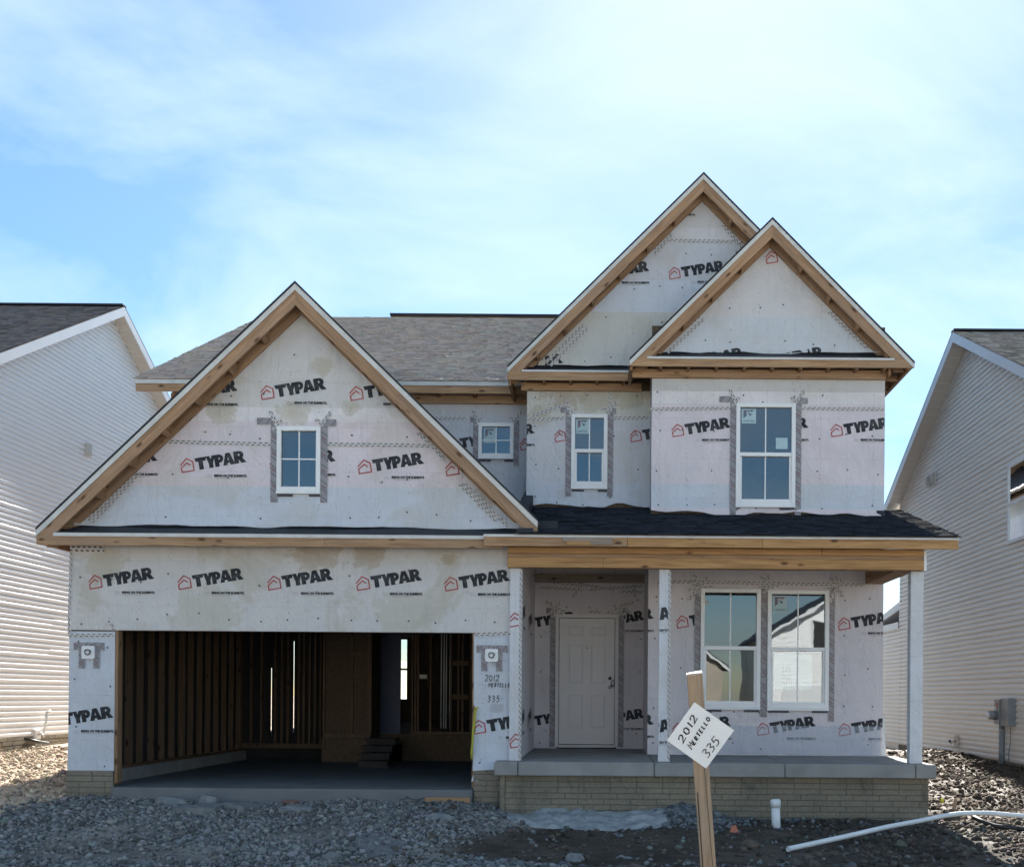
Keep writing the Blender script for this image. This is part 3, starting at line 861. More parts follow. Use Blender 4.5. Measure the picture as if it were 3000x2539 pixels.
def nails(w, n, seed, inside=None, holes=()):
    """plastic cap nails and staples driven through a sheet"""
    rnd = random.Random(seed); V, Fc = [], []
    def disc(x, z, r):
        k = len(V)
        for i in range(6):
            t = i * math.pi / 3; px, pz = x + r * math.cos(t), z + r * math.sin(t)
            V.append((px, wy(w, x, z, 0.0075), pz))
        Fc.append(tuple(range(k, k + 6)))
    gx = np.arange(w['x0'] + 0.12, w['x1'] - 0.05, 0.4064)
    for x in gx:
        for z in np.arange(w['z0'] + 0.15, w['z1'], 0.56):
            if rnd.random() < 0.8:
                X, Z = x + rnd.gauss(0, 0.03), z + rnd.gauss(0, 0.05)
                if (inside is None or inside(X, Z)) and not any(h[0] - .03 < X < h[1] + .03 and h[2] < Z < h[3] for h in holes): disc(X, Z, 0.0145)
            for _ in range(2):
                X, Z = x + rnd.gauss(0, 0.01), z + rnd.uniform(0, .5)
                if (inside is None or inside(X, Z)) and not any(h[0] - .03 < X < h[1] + .03 and h[2] < Z < h[3] for h in holes): disc(X, Z, 0.006)
    if V: tag(mesh("cap_nails", V, Fc, M['nail'], w['o']), kind="stuff")

# ---------------------------------------------------------------- windows
def united_sticker(win, x0, x1, z0, z1, y):
    o = mesh("sticker", [(x0, y, z0), (x1, y, z0), (x1, y, z1), (x0, y, z1)], [(0, 1, 2, 3)], M['sticker'], win)
    V, Fc, Mi = [], [], []
    def add(v, f, mi):
        n = len(V); V.extend(v); Fc.extend(tuple(i + n for i in q) for q in f); Mi.extend([mi] * len(f))
    W, H = x1 - x0, z1 - z0
    def P(a, b, dy=0.001): return (x0 + a * W, y - dy, z0 + b * H)
    if H > W * 1.05 or True:
        add([P(.12, .36), P(.90, .93), P(.12, .93)], [(0, 1, 2)], 0)
        add([P(.34, .56, .002), P(.48, .56, .002), P(.48, .68, .002), P(.34, .68, .002)], [(0, 1, 2, 3)], 2)
        add([P(.34, .71, .002), P(.48, .71, .002), P(.48, .83, .002), P(.34, .83, .002)], [(0, 1, 2, 3)], 2)
        add([P(.52, .71, .002), P(.66, .71, .002), P(.66, .83, .002), P(.52, .83, .002)], [(0, 1, 2, 3)], 2)
        add([P(.52, .55, .002), P(.68, .55, .002), P(.68, .68, .002), P(.52, .68, .002)], [(0, 1, 2, 3)], 1)
        v, f = text2d("UNITED", 0.1, 0.001); tw = max(p[0] for p in v)
        add([P(.10 + p[0] / tw * .80, .10 + p[1] / 0.07 * .14) for p in v], f, 1)
    mesh("sticker_print", V, Fc, [M['sticker_mark'], M['sticker_txt'], M['sticker']], win, midx=Mi)

def window(parent, u0, u1, v0, v1, D, label, hung=True, rows=1, sticker=None, white_label=None):
    """vinyl window set on a wrapped wall at distance D; picture box u0..u1, v0..v1"""
    x0, _, z1 = av(u0, v0, D); x1, _, z0 = av(u1, v1, D)
    x1 = av(u1, v0, D)[0]
    yf, yb = D - 0.045, D + 0.06
    fw = 0.062
    win = box("window", x0, x1, D + 0.005, D + 0.07, z0, z1, M['white_vinyl'], parent)   # replaced below by a frame with an opening
    bpy.data.meshes.remove(win.data) if False else None
    L = [(x0, x0 + fw, yf, yb, z0, z1), (x1 - fw, x1, yf, yb, z0, z1), (x0 + fw, x1 - fw, yf, yb, z1 - fw, z1), (x0 + fw, x1 - fw, yf, yb, z0, z0 + fw * 1.15)]
    V, Fc = [], []
    for b in L:
        v, f = boxvf(*b); n = len(V); V += v; Fc += [tuple(i + n for i in q) for q in f]
    me = bpy.data.meshes.new("window"); me.from_pydata(V, [], Fc); me.materials.append(M['white_vinyl']); win.data = me
    bev(win, 0.005)
    win["label"] = label
    # brick-mould lip, sill
    box("sill", x0 - 0.004, x1 + 0.004, yf - 0.018, D, z0 - 0.028, z0 - 0.001, M['white_vinyl'], win, bevel=0.004)
    ix0, ix1, iz0, iz1 = x0 + fw, x1 - fw, z0 + fw * 1.15, z1 - fw
    zm = (iz0 + iz1) / 2
    gl = D - 0.01
    if hung:
        box("meeting_rail", ix0, ix1, yf + 0.008, yb - 0.01, zm - 0.032, zm + 0.026, M['white_vinyl'], win, bevel=0.004)
        s = 0.03
        sash = []
        # lower sash frame set back a little
        for b in ((ix0, ix0 + s, D - 0.02, D + 0.03, iz0, zm - 0.032), (ix1 - s, ix1, D - 0.02, D + 0.03, iz0, zm - 0.032), (ix0 + s, ix1 - s, D - 0.02, D + 0.03, iz0, iz0 + s)):
            sash.append(b)
        boxes("sash", sash, M['white_vinyl'], win)
        panes = [(iz0 + s * 0.9, zm - 0.03, D + 0.012), (zm + 0.024, iz1, D + 0.0)]
    else:
        panes = [(iz0, iz1, D + 0.0)]
    nr = rows
    for (a, b, yy) in panes:
        mesh("pane", [(ix0 - .002, yy, a), (ix1 + .002, yy, a), (ix1 + .002, yy, b), (ix0 - .002, yy, b)], [(0, 1, 2, 3)], M['glass'], win)
        box("grille_bar", (ix0 + ix1) / 2 - 0.009, (ix0 + ix1) / 2 + 0.009, yy - 0.008, yy - 0.001, a, b, M['white_vinyl'], win)
        if not hung:
            box("grille_bar", ix0, ix1, yy - 0.0085, yy - 0.0012, (a + b) / 2 - 0.009, (a + b) / 2 + 0.009, M['white_vinyl'], win)
    if sticker:
        a, b, c, d = sticker      # fractions of the glass: x0, x1, z0, z1
        united_sticker(win, ix0 + a * (ix1 - ix0), ix0 + b * (ix1 - ix0), iz0 + c * (iz1 - iz0), iz0 + d * (iz1 - iz0), D - 0.006)
    if white_label:
        a, b, c, d = white_label
        xx0, xx1, zz0, zz1 = ix0 + a * (ix1 - ix0), ix0 + b * (ix1 - ix0), iz0 + c * (iz1 - iz0), iz0 + d * (iz1 - iz0)
        mesh("rating_label", [(xx0, D - .007, zz0), (xx1, D - .007, zz0), (xx1, D - .007, zz1), (xx0, D - .007, zz1)], [(0, 1, 2, 3)], M['sticker'], win)
    W = x1 - x0
    for a, b in ((0.02, 0.36), (0.74, 0.99)):
        box("shim", x0 + a * W, x0 + b * W, D - 0.022, D + 0.005, z0 - 0.062, z0 - 0.030, M['shim'], win)
    return win, (x0 + 0.03, x1 - 0.03, z0 + 0.03, z1 - 0.03), (x0, x1, z0, z1)

def window_tapes(w, b, drop=0.12, rise=0.06, wd=0.095, stubs=(0.27, 0.16), cross=True, r=None):
    """grey flashing strips beside a window, short stubs at its head, crossed seam tape on the corners"""
    x0, x1, z0, z1 = b; hw = wd / 2
    o = 0.011
    d2 = drop * (r or 1.0)
    tape(w, (x0 - hw + .004, z0 - drop), (x0 - hw + .004, z1 + rise), wd, M['flash'], o, "flashing_tape")
    tape(w, (x1 + hw - .004, z1 + rise), (x1 + hw - .004, z0 - d2), wd, M['flash'], o, "flashing_tape")
    if stubs[0]: tape(w, (x0 - wd - stubs[0] + .09, z1 + rise + 0.01), (x0 - 0.02, z1 + rise + 0.01), wd * 0.95, M['flash'], o + .002, "flashing_tape")
    if stubs[1]: tape(w, (x1 + 0.02, z1 + rise - 0.005), (x1 + wd + stubs[1] - .05, z1 + rise - 0.005), wd * 0.95, M['flash'], o + .002, "flashing_tape")
    if cross:
        tape(w, (x0 - 0.10, z1 + 0.21), (x0 + 0.0, z1 + 0.0), 0.05, M['seam'], o + .005)
        tape(w, (x0 - 0.05, z1 - 0.05), (x0 + 0.04, z1 + 0.09), 0.05, M['seam'], o + .007)
        tape(w, (x1 + 0.13, z1 + 0.20), (x1 + 0.01, z1 + 0.02), 0.05, M['seam'], o + .005)
        tape(w, (x1 - 0.07, z1 + 0.10), (x1 + 0.03, z1 + 0.02), 0.05, M['seam'], o + .007)

# ---------------------------------------------------------------- shingles
def shingles(name, parent, O, U, Vv, L, S, mat, expo=0.143, base=(0.15, 0.135, 0.12), seed=1, keep=None, thick=0.013, var=0.45):
    """rows of laminated shingle tabs on a slope: O eave corner, U along the eave, Vv up the slope"""
    rg = np.random.default_rng(seed)
    O, U, Vv = np.array(O, float), np.array(U, float), np.array(Vv, float)
    U /= np.linalg.norm(U); Vv /= np.linalg.norm(Vv); N = np.cross(U, Vv)
    if N[2] < 0: N = -N
    Vs, Fs, C = [], [], []; n = 0
    rows = int(S / expo)
    for r in range(rows):
        u = -rg.uniform(0, 0.2)
        while u < L:
            wd = rg.choice([0.10, 0.14, 0.18, 0.24, 0.30]); a, b = max(0, u), min(L, u + wd); u += wd
            if b - a < 0.02: continue
            if keep is not None and not keep(O + U * (a + b) / 2 + Vv * (r + .5) * expo): continue
            t = thick * rg.choice([0.4, 0.6, 0.9, 1.25])
            v0 = r * expo - (0.006 if rg.random() < .5 else 0.0); v1 = (r + 1) * expo + 0.02
            q = [O + U * a + Vv * v0, O + U * b + Vv * v0, O + U * b + Vv * v1, O + U * a + Vv * v1]
            Vs += [q[0] + N * .001, q[1] + N * .001, q[1] + N * (t + .004), q[0] + N * (t + .004), q[2] + N * .004, q[3] + N * .004]
            Fs += [(n, n + 1, n + 2, n + 3), (n + 3, n + 2, n + 4, n + 5), (n, n + 3, n + 5, n), (n + 1, n + 4, n + 2, n + 1)]
            c = np.array(base) * rg.uniform(1 - var, 1 + var) * (1 + rg.normal(0, 0.03, 3))
            C += [c] * 6; n += 6
    V = np.array(Vs); Fi = np.array(Fs)
    # side triangles as triangles: split quads
    tri = np.concatenate([Fi[0::4][:, [0, 1, 2]], Fi[0::4][:, [0, 2, 3]], Fi[1::4][:, [0, 1, 2]], Fi[1::4][:, [0, 2, 3]], Fi[2::4][:, [0, 1, 2]], Fi[3::4][:, [0, 1, 2]]])
    return tag(fastmesh(name, V, tri, mat, parent, attr=np.array(C)), kind="stuff")

# ---------------------------------------------------------------- bricks
BRICK_ME = {}
def brick_mesh(l, h, d, mat, key):
    k = (round(l, 3), round(h, 3), key)
    if k not in BRICK_ME:
        v, f = boxvf(0, l, 0, d, 0, h); me = bpy.data.meshes.new("brick"); me.from_pydata(v, [], f); me.materials.append(mat)
        bm = bmesh.new(); bm.from_mesh(me); bmesh.ops.bevel(bm, geom=[e for e in bm.edges if all(abs(v.co.y) < 1e-6 for v in e.verts)], offset=0.006, segments=1, affect='EDGES')
        bm.to_mesh(me); bm.free(); BRICK_ME[k] = me
    return BRICK_ME[k]

def brick_face(parent, p0, p1, z0, z1, mat, bl=0.345, bh=0.0705, j=0.0065, key='a', seed=1):
    """running bond of moulded bricks standing proud of parent, from plan point p0 to p1 (seen with p0 on the left)"""
    rnd = random.Random(seed)
    a, b = Vector((p0[0], p0[1], 0)), Vector((p1[0], p1[1], 0)); L = (b - a).length; ang = math.atan2(b.y - a.y, b.x - a.x)
    d = (b - a).normalized(); z = z1 - bh; r = 0
    while z > z0 - bh:
        s = -(bl + j) * (0.5 if r % 2 else 0.0) - rnd.choice([0, .08, .17])
        while s < L - 0.02:
            s0, s1 = max(0.0, s), min(L, s + bl); s += bl + j
            if s1 - s0 < 0.03: continue
            o = bpy.data.objects.new("brick", brick_mesh(round((s1 - s0) / 0.005) * 0.005, bh, 0.03, mat, key))
            link(o, parent)
            q = a + d * s0 + Vector((d.y, -d.x, 0)) * (0.008 + rnd.uniform(-.002, .002))
            o.location = (q.x, q.y, z); o.rotation_euler = (0, 0, ang)
        z -= bh + j; r += 1

# ================================================================ the house under construction
DG, DW, DM, DR = 14.80, 16.50, 17.40, 18.20        # garage wall, front room wall, middle bay wall, rear (main) wall
house = thing("unfinished_house", (-1.5, 16.5, -0.2), "two storey house under construction wrapped in grey white printed house wrap", "house")
XL = -7.28                      # left outer wall
XR = av(1799, 1050, DW)[0]      # right outer wall
XC0, XC1 = at(1494, 1900, 14.72)[0], at(1529, 1900, 14.72)[0]      # column where garage and porch meet
XE0, XE1 = -1.17, 0.66          # entry recess
ZF, ZP = -0.02, 0.385           # garage floor, porch floor
ox0, ox1 = at(341, 2000, DG)[0], at(1388, 2000, DG)[0]              # garage opening
ozt = at(860, 1849, DG)[2]
print("XR", XR, "XC", XC0, XC1, "open", ox0, ox1, ozt)

# ---- concrete and brick base
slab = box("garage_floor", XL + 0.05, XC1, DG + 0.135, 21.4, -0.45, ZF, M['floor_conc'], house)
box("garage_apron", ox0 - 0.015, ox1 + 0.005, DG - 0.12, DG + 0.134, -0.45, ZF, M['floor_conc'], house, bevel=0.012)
base = box("foundation", XL - 0.03, ox0 - 0.02, DG - 0.03, DG + 0.12, -0.6, 0.20, M['mortar'], house)
brick_face(base, (XL - 0.03, DG - 0.03), (ox0 - 0.02, DG - 0.03), -0.35, 0.20, M['brick'], seed=3)
base = box("foundation", ox1 + 0.01, XC0 - 0.02, DG - 0.03, DG + 0.12, -0.6, 0.26, M['mortar'], house)
brick_face(base, (ox1 + 0.01, DG - 0.03), (XC0 - 0.02, DG - 0.03), -0.35, 0.26, M['brick'], seed=5)
fx0, fx1 = at(1465, 2330, 14.55)[0], at(2720, 2330, 14.55)[0]
base = box("foundation", fx0, fx1, 14.55, 14.85, -0.7, 0.195, M['mortar'], house)
brick_face(base, (fx0 + 0.07, 14.55), (fx1, 14.55), -0.50, 0.19, M['brick'], seed=8)
box("foundation_edge", fx0, fx0 + 0.062, 14.535, 14.6, -0.6, 0.19, M['brick'], base)
box("foundation", XL - 0.03, XL + 0.12, DG + 0.125, 31.4, -0.6, 0.2, M['brick'], house)
box("foundation", XR - 0.12, XR + 0.03, DW, 31.4, -0.6, 0.3, M['brick'], house)
sx = [at(p, 2250, 14.4)[0] for p in (1447, 1517, 1917, 2300, 2683, 2745)]
for a, b in zip(sx[:-1], sx[1:]):
    box("porch_slab", a + 0.004, b - 0.004, 14.40, (DW if a > XE1 else DR) + 0.02, 0.20, ZP, M['concrete'], house, bevel=0.012)

# ---- wrap materials (sheet colours change where courses of wrap lap)
def zz(v, D, u=1000): return av(u, v, D)[2]
def spot(u, v, D, r, c): p = av(u, v, D); return (p[0], p[2], r, c)
MUD, RUST, GREY = (0.44, 0.385, 0.26), (0.36, 0.25, 0.13), (0.33, 0.33, 0.34)
m_garage = wrapmat("wrap_garage_head", [(0, (0.66, 0.625, 0.595)), (6, DUST)], 0.6, [spot(640, 1128, DG, .34, RUST), spot(750, 1130, DG, .26, RUST), spot(912, 1137, DG, .12, RUST), spot(215, 1150, DG, .30, MUD), spot(420, 1245, DG, .5, (0.50, 0.47, 0.37)), spot(820, 1250, DG, .45, (0.50, 0.47, 0.37))])
m_pier = wrapmat("wrap_piers", [(0, (0.60, 0.64, 0.70)), (6, BLUE)], 0.08, [spot(1010, 1440, DG, .10, GREY), spot(1008, 1350, DG, .05, GREY)])
m_gable = wrapmat("wrap_garage_gable", [(0, BLUE), (zz(990, DG, 400), PINK), (zz(866, DG, 600) + .01, WHITE), (zz(846, DG, 600) + .06, (0.64, 0.615, 0.59))], 0.30, [spot(455, 838, DG, .22, MUD), spot(597, 842, DG, .24, MUD), spot(657, 748, DG, .16, MUD), spot(716, 832, DG, .13, MUD), spot(1000, 1010, DG, .22, RUST)])
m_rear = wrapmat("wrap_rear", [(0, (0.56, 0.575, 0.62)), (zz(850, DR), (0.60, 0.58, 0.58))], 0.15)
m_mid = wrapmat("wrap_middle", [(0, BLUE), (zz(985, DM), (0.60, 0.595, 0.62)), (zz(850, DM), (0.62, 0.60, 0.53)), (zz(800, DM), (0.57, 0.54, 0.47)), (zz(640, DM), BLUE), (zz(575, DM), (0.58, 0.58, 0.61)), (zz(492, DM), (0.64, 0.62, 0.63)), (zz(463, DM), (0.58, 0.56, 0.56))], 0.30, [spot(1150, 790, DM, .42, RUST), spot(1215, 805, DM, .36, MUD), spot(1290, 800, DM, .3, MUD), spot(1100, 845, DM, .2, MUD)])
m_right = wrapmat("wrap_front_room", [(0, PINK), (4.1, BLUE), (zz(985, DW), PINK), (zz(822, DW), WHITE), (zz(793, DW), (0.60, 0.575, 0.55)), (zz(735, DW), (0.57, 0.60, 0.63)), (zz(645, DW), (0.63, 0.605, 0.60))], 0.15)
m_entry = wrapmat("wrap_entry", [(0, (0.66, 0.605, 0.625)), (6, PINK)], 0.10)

# ---- windows
wg, hg, bg = window(house, 565, 654, 868, 1002, DG - .03, "small four pane window in the garage gable", hung=False)
ws, hs_, bs = window(house, 974, 1046, 861, 932, DR, "small square window with a sticker behind the garage gable", hung=False, sticker=(.06, .48, .40, .96))
wm, hm, bm_ = window(house, 1163, 1237, 843, 993, DM, "narrow double hung window with a sticker in the middle bay", sticker=(.03, .48, .76, .985))
wr, hr, br = window(house, 1498, 1619, 821, 1030, DW, "tall double hung upstairs window with two labels", sticker=(.03, .31, .83, .985), white_label=(.70, .93, .56, .68))
wa, ha, ba = window(house, 1426, 1548, 1197, 1440, DW, "left of the paired porch windows, without a sticker")
wb, hb, bb = window(house, 1562, 1687, 1200, 1442, DW, "right of the paired porch windows, with a sticker and a notice", sticker=(.03, .29, .83, .985))
# notice taped behind the lower pane
ix0, ix1, iz0, iz1 = bb[0] + .062, bb[1] - .062, bb[2] + .07, bb[3] - .062
nx0, nx1, nz0, nz1 = ix0 + .06 * (ix1 - ix0), ix0 + .78 * (ix1 - ix0), iz0 + .13 * (iz1 - iz0), iz0 + .46 * (iz1 - iz0)
mesh("notice", [(nx0, DW + .03, nz0), (nx1, DW + .03, nz0), (nx1, DW + .03, nz1), (nx0, DW + .03, nz1)], [(0, 1, 2, 3)], M['paper'], wb)
NV, NF = [], []
for body, zo, h in (("335", .50, .07), ("2012", .30, .06), ("MERTELLO", .14, .05)):
    v, f = scrawl(body, h, h * .62, .008); n = len(NV)
    NV += [(nx0 + .12 + a, DW + .028, nz0 + zo * (nz1 - nz0) + b) for a, b in v]; NF += [tuple(i + n for i in q) for q in f]
mesh("notice_writing", NV, NF, M['marker'], wb)

# ---- garage wall
gw = wrap_wall(house, XL, XC0 + 0.02, ozt, zz(1105, DG, 600), DG, m_garage, seed=1.3, label="printed wrap over the garage opening, stained at the top", folds=False)
for il, v in ((181, 1185), (363, 1186), (545, 1187), (726, 1188), (905, 1189)): logo(gw, il + 66, v)
nails(gw, 0, 1)
zpl = at(250, 2272, DG)[2]
pl = wrap_wall(house, XL - 0.02, ox0 - 0.02, zpl, ozt - 0.02, DG - 0.002, m_pier, seed=2.1, hem=0.02, label="bluish wrap on the narrow wall left of the garage opening")
logo(pl, 164, 1467); nails(pl, 0, 2)
pr = wrap_wall(house, ox1 + 0.0, XC0 + 0.02, at(1400, 2262, DG)[2], ozt - 0.02, DG - 0.002, m_pier, seed=3.3, hem=0.06, label="bluish wrap with handwriting right of the garage opening")
logo(pr, 1028, 1480); nails(pr, 0, 3)
# torn flap hanging below the right pier
fl = []
for px, py in ((1388, 2262), (1380, 2288), (1398, 2285), (1418, 2272), (1422, 2258), (1440, 2246), (1446, 2232), (1446, 2215), (1392, 2215)):
    p = at(px, py, DG - 0.035); fl.append((p[0], p[2]))
fv, ff = fill([fl]); mesh("torn_flap", [(x, DG - 0.03 - 0.012 * math.sin(x * 40), z) for x, z in fv], ff, m_pier, pr['o'])
tapev(gw, (143, 1116), (213, 1117), 0.10); tapev(pl, (141, 1293), (232, 1292), 0.05, off=.012); tapev(gw, (145, 1120), (141, 1290), 0.035)
tapev(pr, (968, 1291), (1036, 1288), 0.05, off=.014); tapev(gw, (226, 1268), (233, 1282), 0.045)
# handwriting
for body, px, py, h in (("2012", 1421, 1994, .082), ("MERTELLO", 1431, 2011, .052), ("335", 1428, 2055, .085)):
    v, f = scrawl(body, h, h * .68, .0085, 0.28); p = at(px, py, DG)
    stamp(pr, v, f, [M['marker']], None, "handwriting", off=.008, ox=p[0], oz=p[2])
# light fixture blocks with flashing
for w, u, vt, nm in ((pl, 182, 1327, "left"), (pr, 1001, 1333, "right")):
    c = av(u, vt, DG); s = 0.092
    for (a0, b0, a1, b1) in ((-.21, .085, .21, .085),):
        tape(w, (c[0] + a0, c[2] + b0), (c[0] + a1, c[2] + b1), 0.10, M['flash'], .010, "flashing_tape")
    for sx_ in (-1, 1):
        tape(w, (c[0] + sx_ * .10, c[2] + .09), (c[0] + sx_ * .10, c[2] - .22), 0.085, M['flash'], .012, "flashing_tape")
    k = 0.016; sq = [(-s / 1 + k, -s), (s - k, -s), (s, -s + k), (s, s - k), (s - k, s), (-s + k, s), (-s, s - k), (-s, -s + k)]
    blk = prism("light_mounting_block", [(c[0] + a * .95, c[2] + b * .95) for a, b in sq], DG - 0.045, DG - 0.01, M['white_vinyl'], house)
    pts = [(c[0] + .038 * math.cos(t) * (1 + .1 * math.sin(3 * t)), DG - 0.052 - .002 * t, c[2] + .036 * math.sin(t)) for t in np.linspace(0, 9, 26)]
    tube("coiled_wire", pts, 0.0065, M['black_pl'], blk, seg=6)
# opening trim
box("jamb_board", ox0 - 0.035, ox0 + 0.02, DG - 0.0, DG + 0.14, ZF + 0.05, ozt, M['pine_v'], house)
box("jamb_board", ox1 - 0.02, ox1 + 0.03, DG + 0.002, DG + 0.14, ZF + 0.02, ozt, M['pine_v'], house)
box("header", ox0 - 0.035, ox1 + 0.03, DG + 0.01, DG + 0.15, ozt, ozt + 0.3, M['pine_h'], house)

# ---- wall framing behind the wrap (solid sheathing round the openings)
def sheath(x0, x1, z0, z1, y, holes, t=0.11, mat=None):
    L = []; hs = sorted(holes); x = x0
    for h in hs:
        if h[0] > x: L.append((x, h[0], y + .012, y + .012 + t, z0, z1))
        if h[2] > z0: L.append((h[0], h[1], y + .012, y + .012 + t, z0, h[2]))
        if h[3] < z1: L.append((h[0], h[1], y + .012, y + .012 + t, h[3], z1))
        x = h[1]
    if x < x1: L.append((x, x1, y + .012, y + .012 + t, z0, z1))
    return boxes("wall_sheathing", L, mat or M['osb'], house)

# ---- gable builder
def gable(ax, az, m, xl, xr, Df, Dw, Db, strip=0.085, board=0.20, look=0.61, lefts=True, rights=True, zcut=None):
    """rakes, roof slopes and lookouts of a gable with its apex at ax, az, slope m, from xl to xr"""
    for side, xe in ((-1, xl), (1, xr)):
        def zt(x): return az - m * abs(x - ax)
        def quad(o0, o1, xa=None): 
            xa = xe if xa is None else xa
            q = [(xa, zt(xa) - o0), (ax, az - o0), (ax, az - o1), (xa, zt(xa) - o1)]
            if zcut is not None and q[3][1] < zcut:
                xi = ax + side * (az - o1 - zcut) / m
                q = [q[0], q[1], q[2], (xi, zcut), (xa, zcut)] if q[0][1] > zcut else [(ax + side * (az - o0 - zcut) / m, zcut), q[1], q[2], (xi, zcut)]
            return q
        wm = M['pine_l'] if side < 0 else M['pine_r']
        prism("roof_slope", quad(0.0, 0.035), Df + 0.001, Db, M['deck'], house)
        prism("roof_felt", quad(-0.030, -0.002), Df - 0.025, Db, M['felt'], house)
        prism("drip_edge", quad(0.004, 0.004 + strip), Df - 0.016, Df - 0.001, M['drip'], house)
        prism("rake_board", quad(strip * 0.85, strip + board), Df, Df + 0.038, wm, house)
        prism("wall_rafter", quad(0.14, 0.31), Dw - 0.085, Dw - 0.047, wm, house)
        n = int(abs(xe - ax) * math.sqrt(1 + m * m) / look)
        for i in range(1, n + 1):
            xx = ax + side * i * look / math.sqrt(1 + m * m)
            if abs(xx - ax) > abs(xe - ax) - 0.15: continue
            if zcut is not None and zt(xx) - .34 < zcut: continue
            h = 0.02
            prism("lookout", [(xx - h, zt(xx - h) - .16), (xx + h, zt(xx + h) - .16), (xx + h, zt(xx + h) - .295), (xx - h, zt(xx - h) - .295)], Df + 0.039, Dw - 0.086, M['pine_d'], house)

# ---- garage gable
gA = av(601, 577, DG - 0.35); gm_ = 0.965
gxl = av(74, 1085, DG - 0.35)[0]; gxr = av(1094, 1080, DG - 0.35)[0]
def gzt(x): return gA[2] - gm_ * abs(x - gA[0])
fz1, fz0 = zz(1089, DG - .35, 600), zz(1112, DG - .35, 600)
gable(gA[0], gA[2], gm_, gxl, gxr, DG - 0.35, DG, 18.9, zcut=fz0 + .004)
zg0 = zz(1074, DG, 600)
s2 = 1 / math.sqrt(1 + gm_ ** 2)
clipL = ((gA[0], 0, gA[2] - 0.24), (-gm_ * s2, 0, s2)); clipR = ((gA[0], 0, gA[2] - 0.24), (gm_ * s2, 0, s2))
gg = wrap_wall(house, XL + 0.02, -0.7, zg0 - .01, gA[2], DG - 0.034, m_gable, holes=[hg], clips=[clipL, clipR], seed=4.4, hem=0.026, label="printed wrap filling the garage gable, stained near the top")
for il, v in ((350, 803), (531, 800), (712, 802), (187, 945), (368, 948), (549, 946), (729, 951), (907, 955)): logo(gg, il + 66.5, v)
ing = lambda x, z: z < gA[2] - 0.5 - gm_ * abs(x - gA[0])
nails(gg, 0, 4, ing, [hg])
window_tapes(gg, bg, 0.14, 0.06)
tapev(gg, (300, 898), (552, 904), 0.055); tapev(gg, (667, 904), (885, 907), 0.055)
for a, b in (((345, 880), (300, 930)), ((352, 882), (318, 918)), ((272, 962), (180, 1060)), ((280, 966), (188, 1065)), ((850, 880), (880, 908)), ((858, 885), (905, 935)), ((935, 985), (1010, 1060)), ((944, 983), (1020, 1058)), ((1000, 1040), (1035, 1072))):
    tapev(gg, a, b, 0.05, off=.013)
boxes("wall_sheathing", [(XL + .01, ox0 - .04, DG + .012, DG + .14, 0.2, ozt), (ox1 + .035, XC0 - .01, DG + .012, DG + .14, 0.12, ozt), (XL + .01, XC0 - .01, DG + .155, DG + .25, ozt, 3.3)], M['osb'], house)
prism("gable_sheathing", [(XL + .05, 3.3), (-0.9, 3.3), (-0.9, gzt(-0.9) - .3), (bg[1], gzt(bg[1]) - .3), (bg[1], 3.9), (bg[0], 3.9), (bg[0], gzt(bg[0]) - .3), (XL + .05, 3.4)], DG + 0.08, DG + 0.16, M['osb'], house)
# pent strip between garage head and gable
fz1, fz0 = zz(1089, DG - .35, 600), zz(1112, DG - .35, 600)
fzr = zz(1090, DG - .35, 1400)
xm = at(1417, 1580, DG - .35)[0]
for a, b in ((gxl + .03, at(950, 1570, 14.45)[0]), (at(950, 1570, 14.45)[0] + .003, xm + .25)):
    box("fascia_board", a, b, DG - .352, DG - .314, fz0, fz1 - .02, M['pine_h'], house)
for a, b in ((at(158, 1560, 14.45)[0], at(765, 1565, 14.45)[0]), (at(765, 1565, 14.45)[0] + .003, xm + .02)):
    box("drip_edge", a, b, DG - .372, DG - .354, fz1 - .035, fz1 + .012, M['drip'], house)
mesh("pent_felt", [(gxl + .25, DG - .37, fz1 + .013), (-0.65, DG - .37, fz1 + .013), (-0.65, DG - .022, zg0 + .005), (gxl + .25, DG - .022, zg0 + .005),
                   (gxl + .25, DG - .37 + .02, fz1 + .013 - .04), (-0.65, DG - .37 + .02, fz1 + .013 - .04), (-0.65, DG - .022, zg0 - .04), (gxl + .25, DG - .022, zg0 - .04)], BF, M['felt'], house)
box("felt_upstand", gxl + .25, -0.65, DG - .021, DG - .004, zg0 - .03, zg0 + .12, M['felt'], house)
box("soffit_board", gxl + .05, XL - .005, DG - .30, 18.0, fz0 + .10, fz0 + .13, M['deck'], house)
box("eave_fascia", gxl + .005, gxl + .043, DG - .31, 18.3, fz0 + .02, fz1 - .05, M['pine_d'], house)
box("felt_corner", at(1516, 1560, 14.43)[0], at(1562, 1560, 14.43)[0], DG - .385, DG - .362, fz1 - .0, fz1 + .115, M['felt'], house)

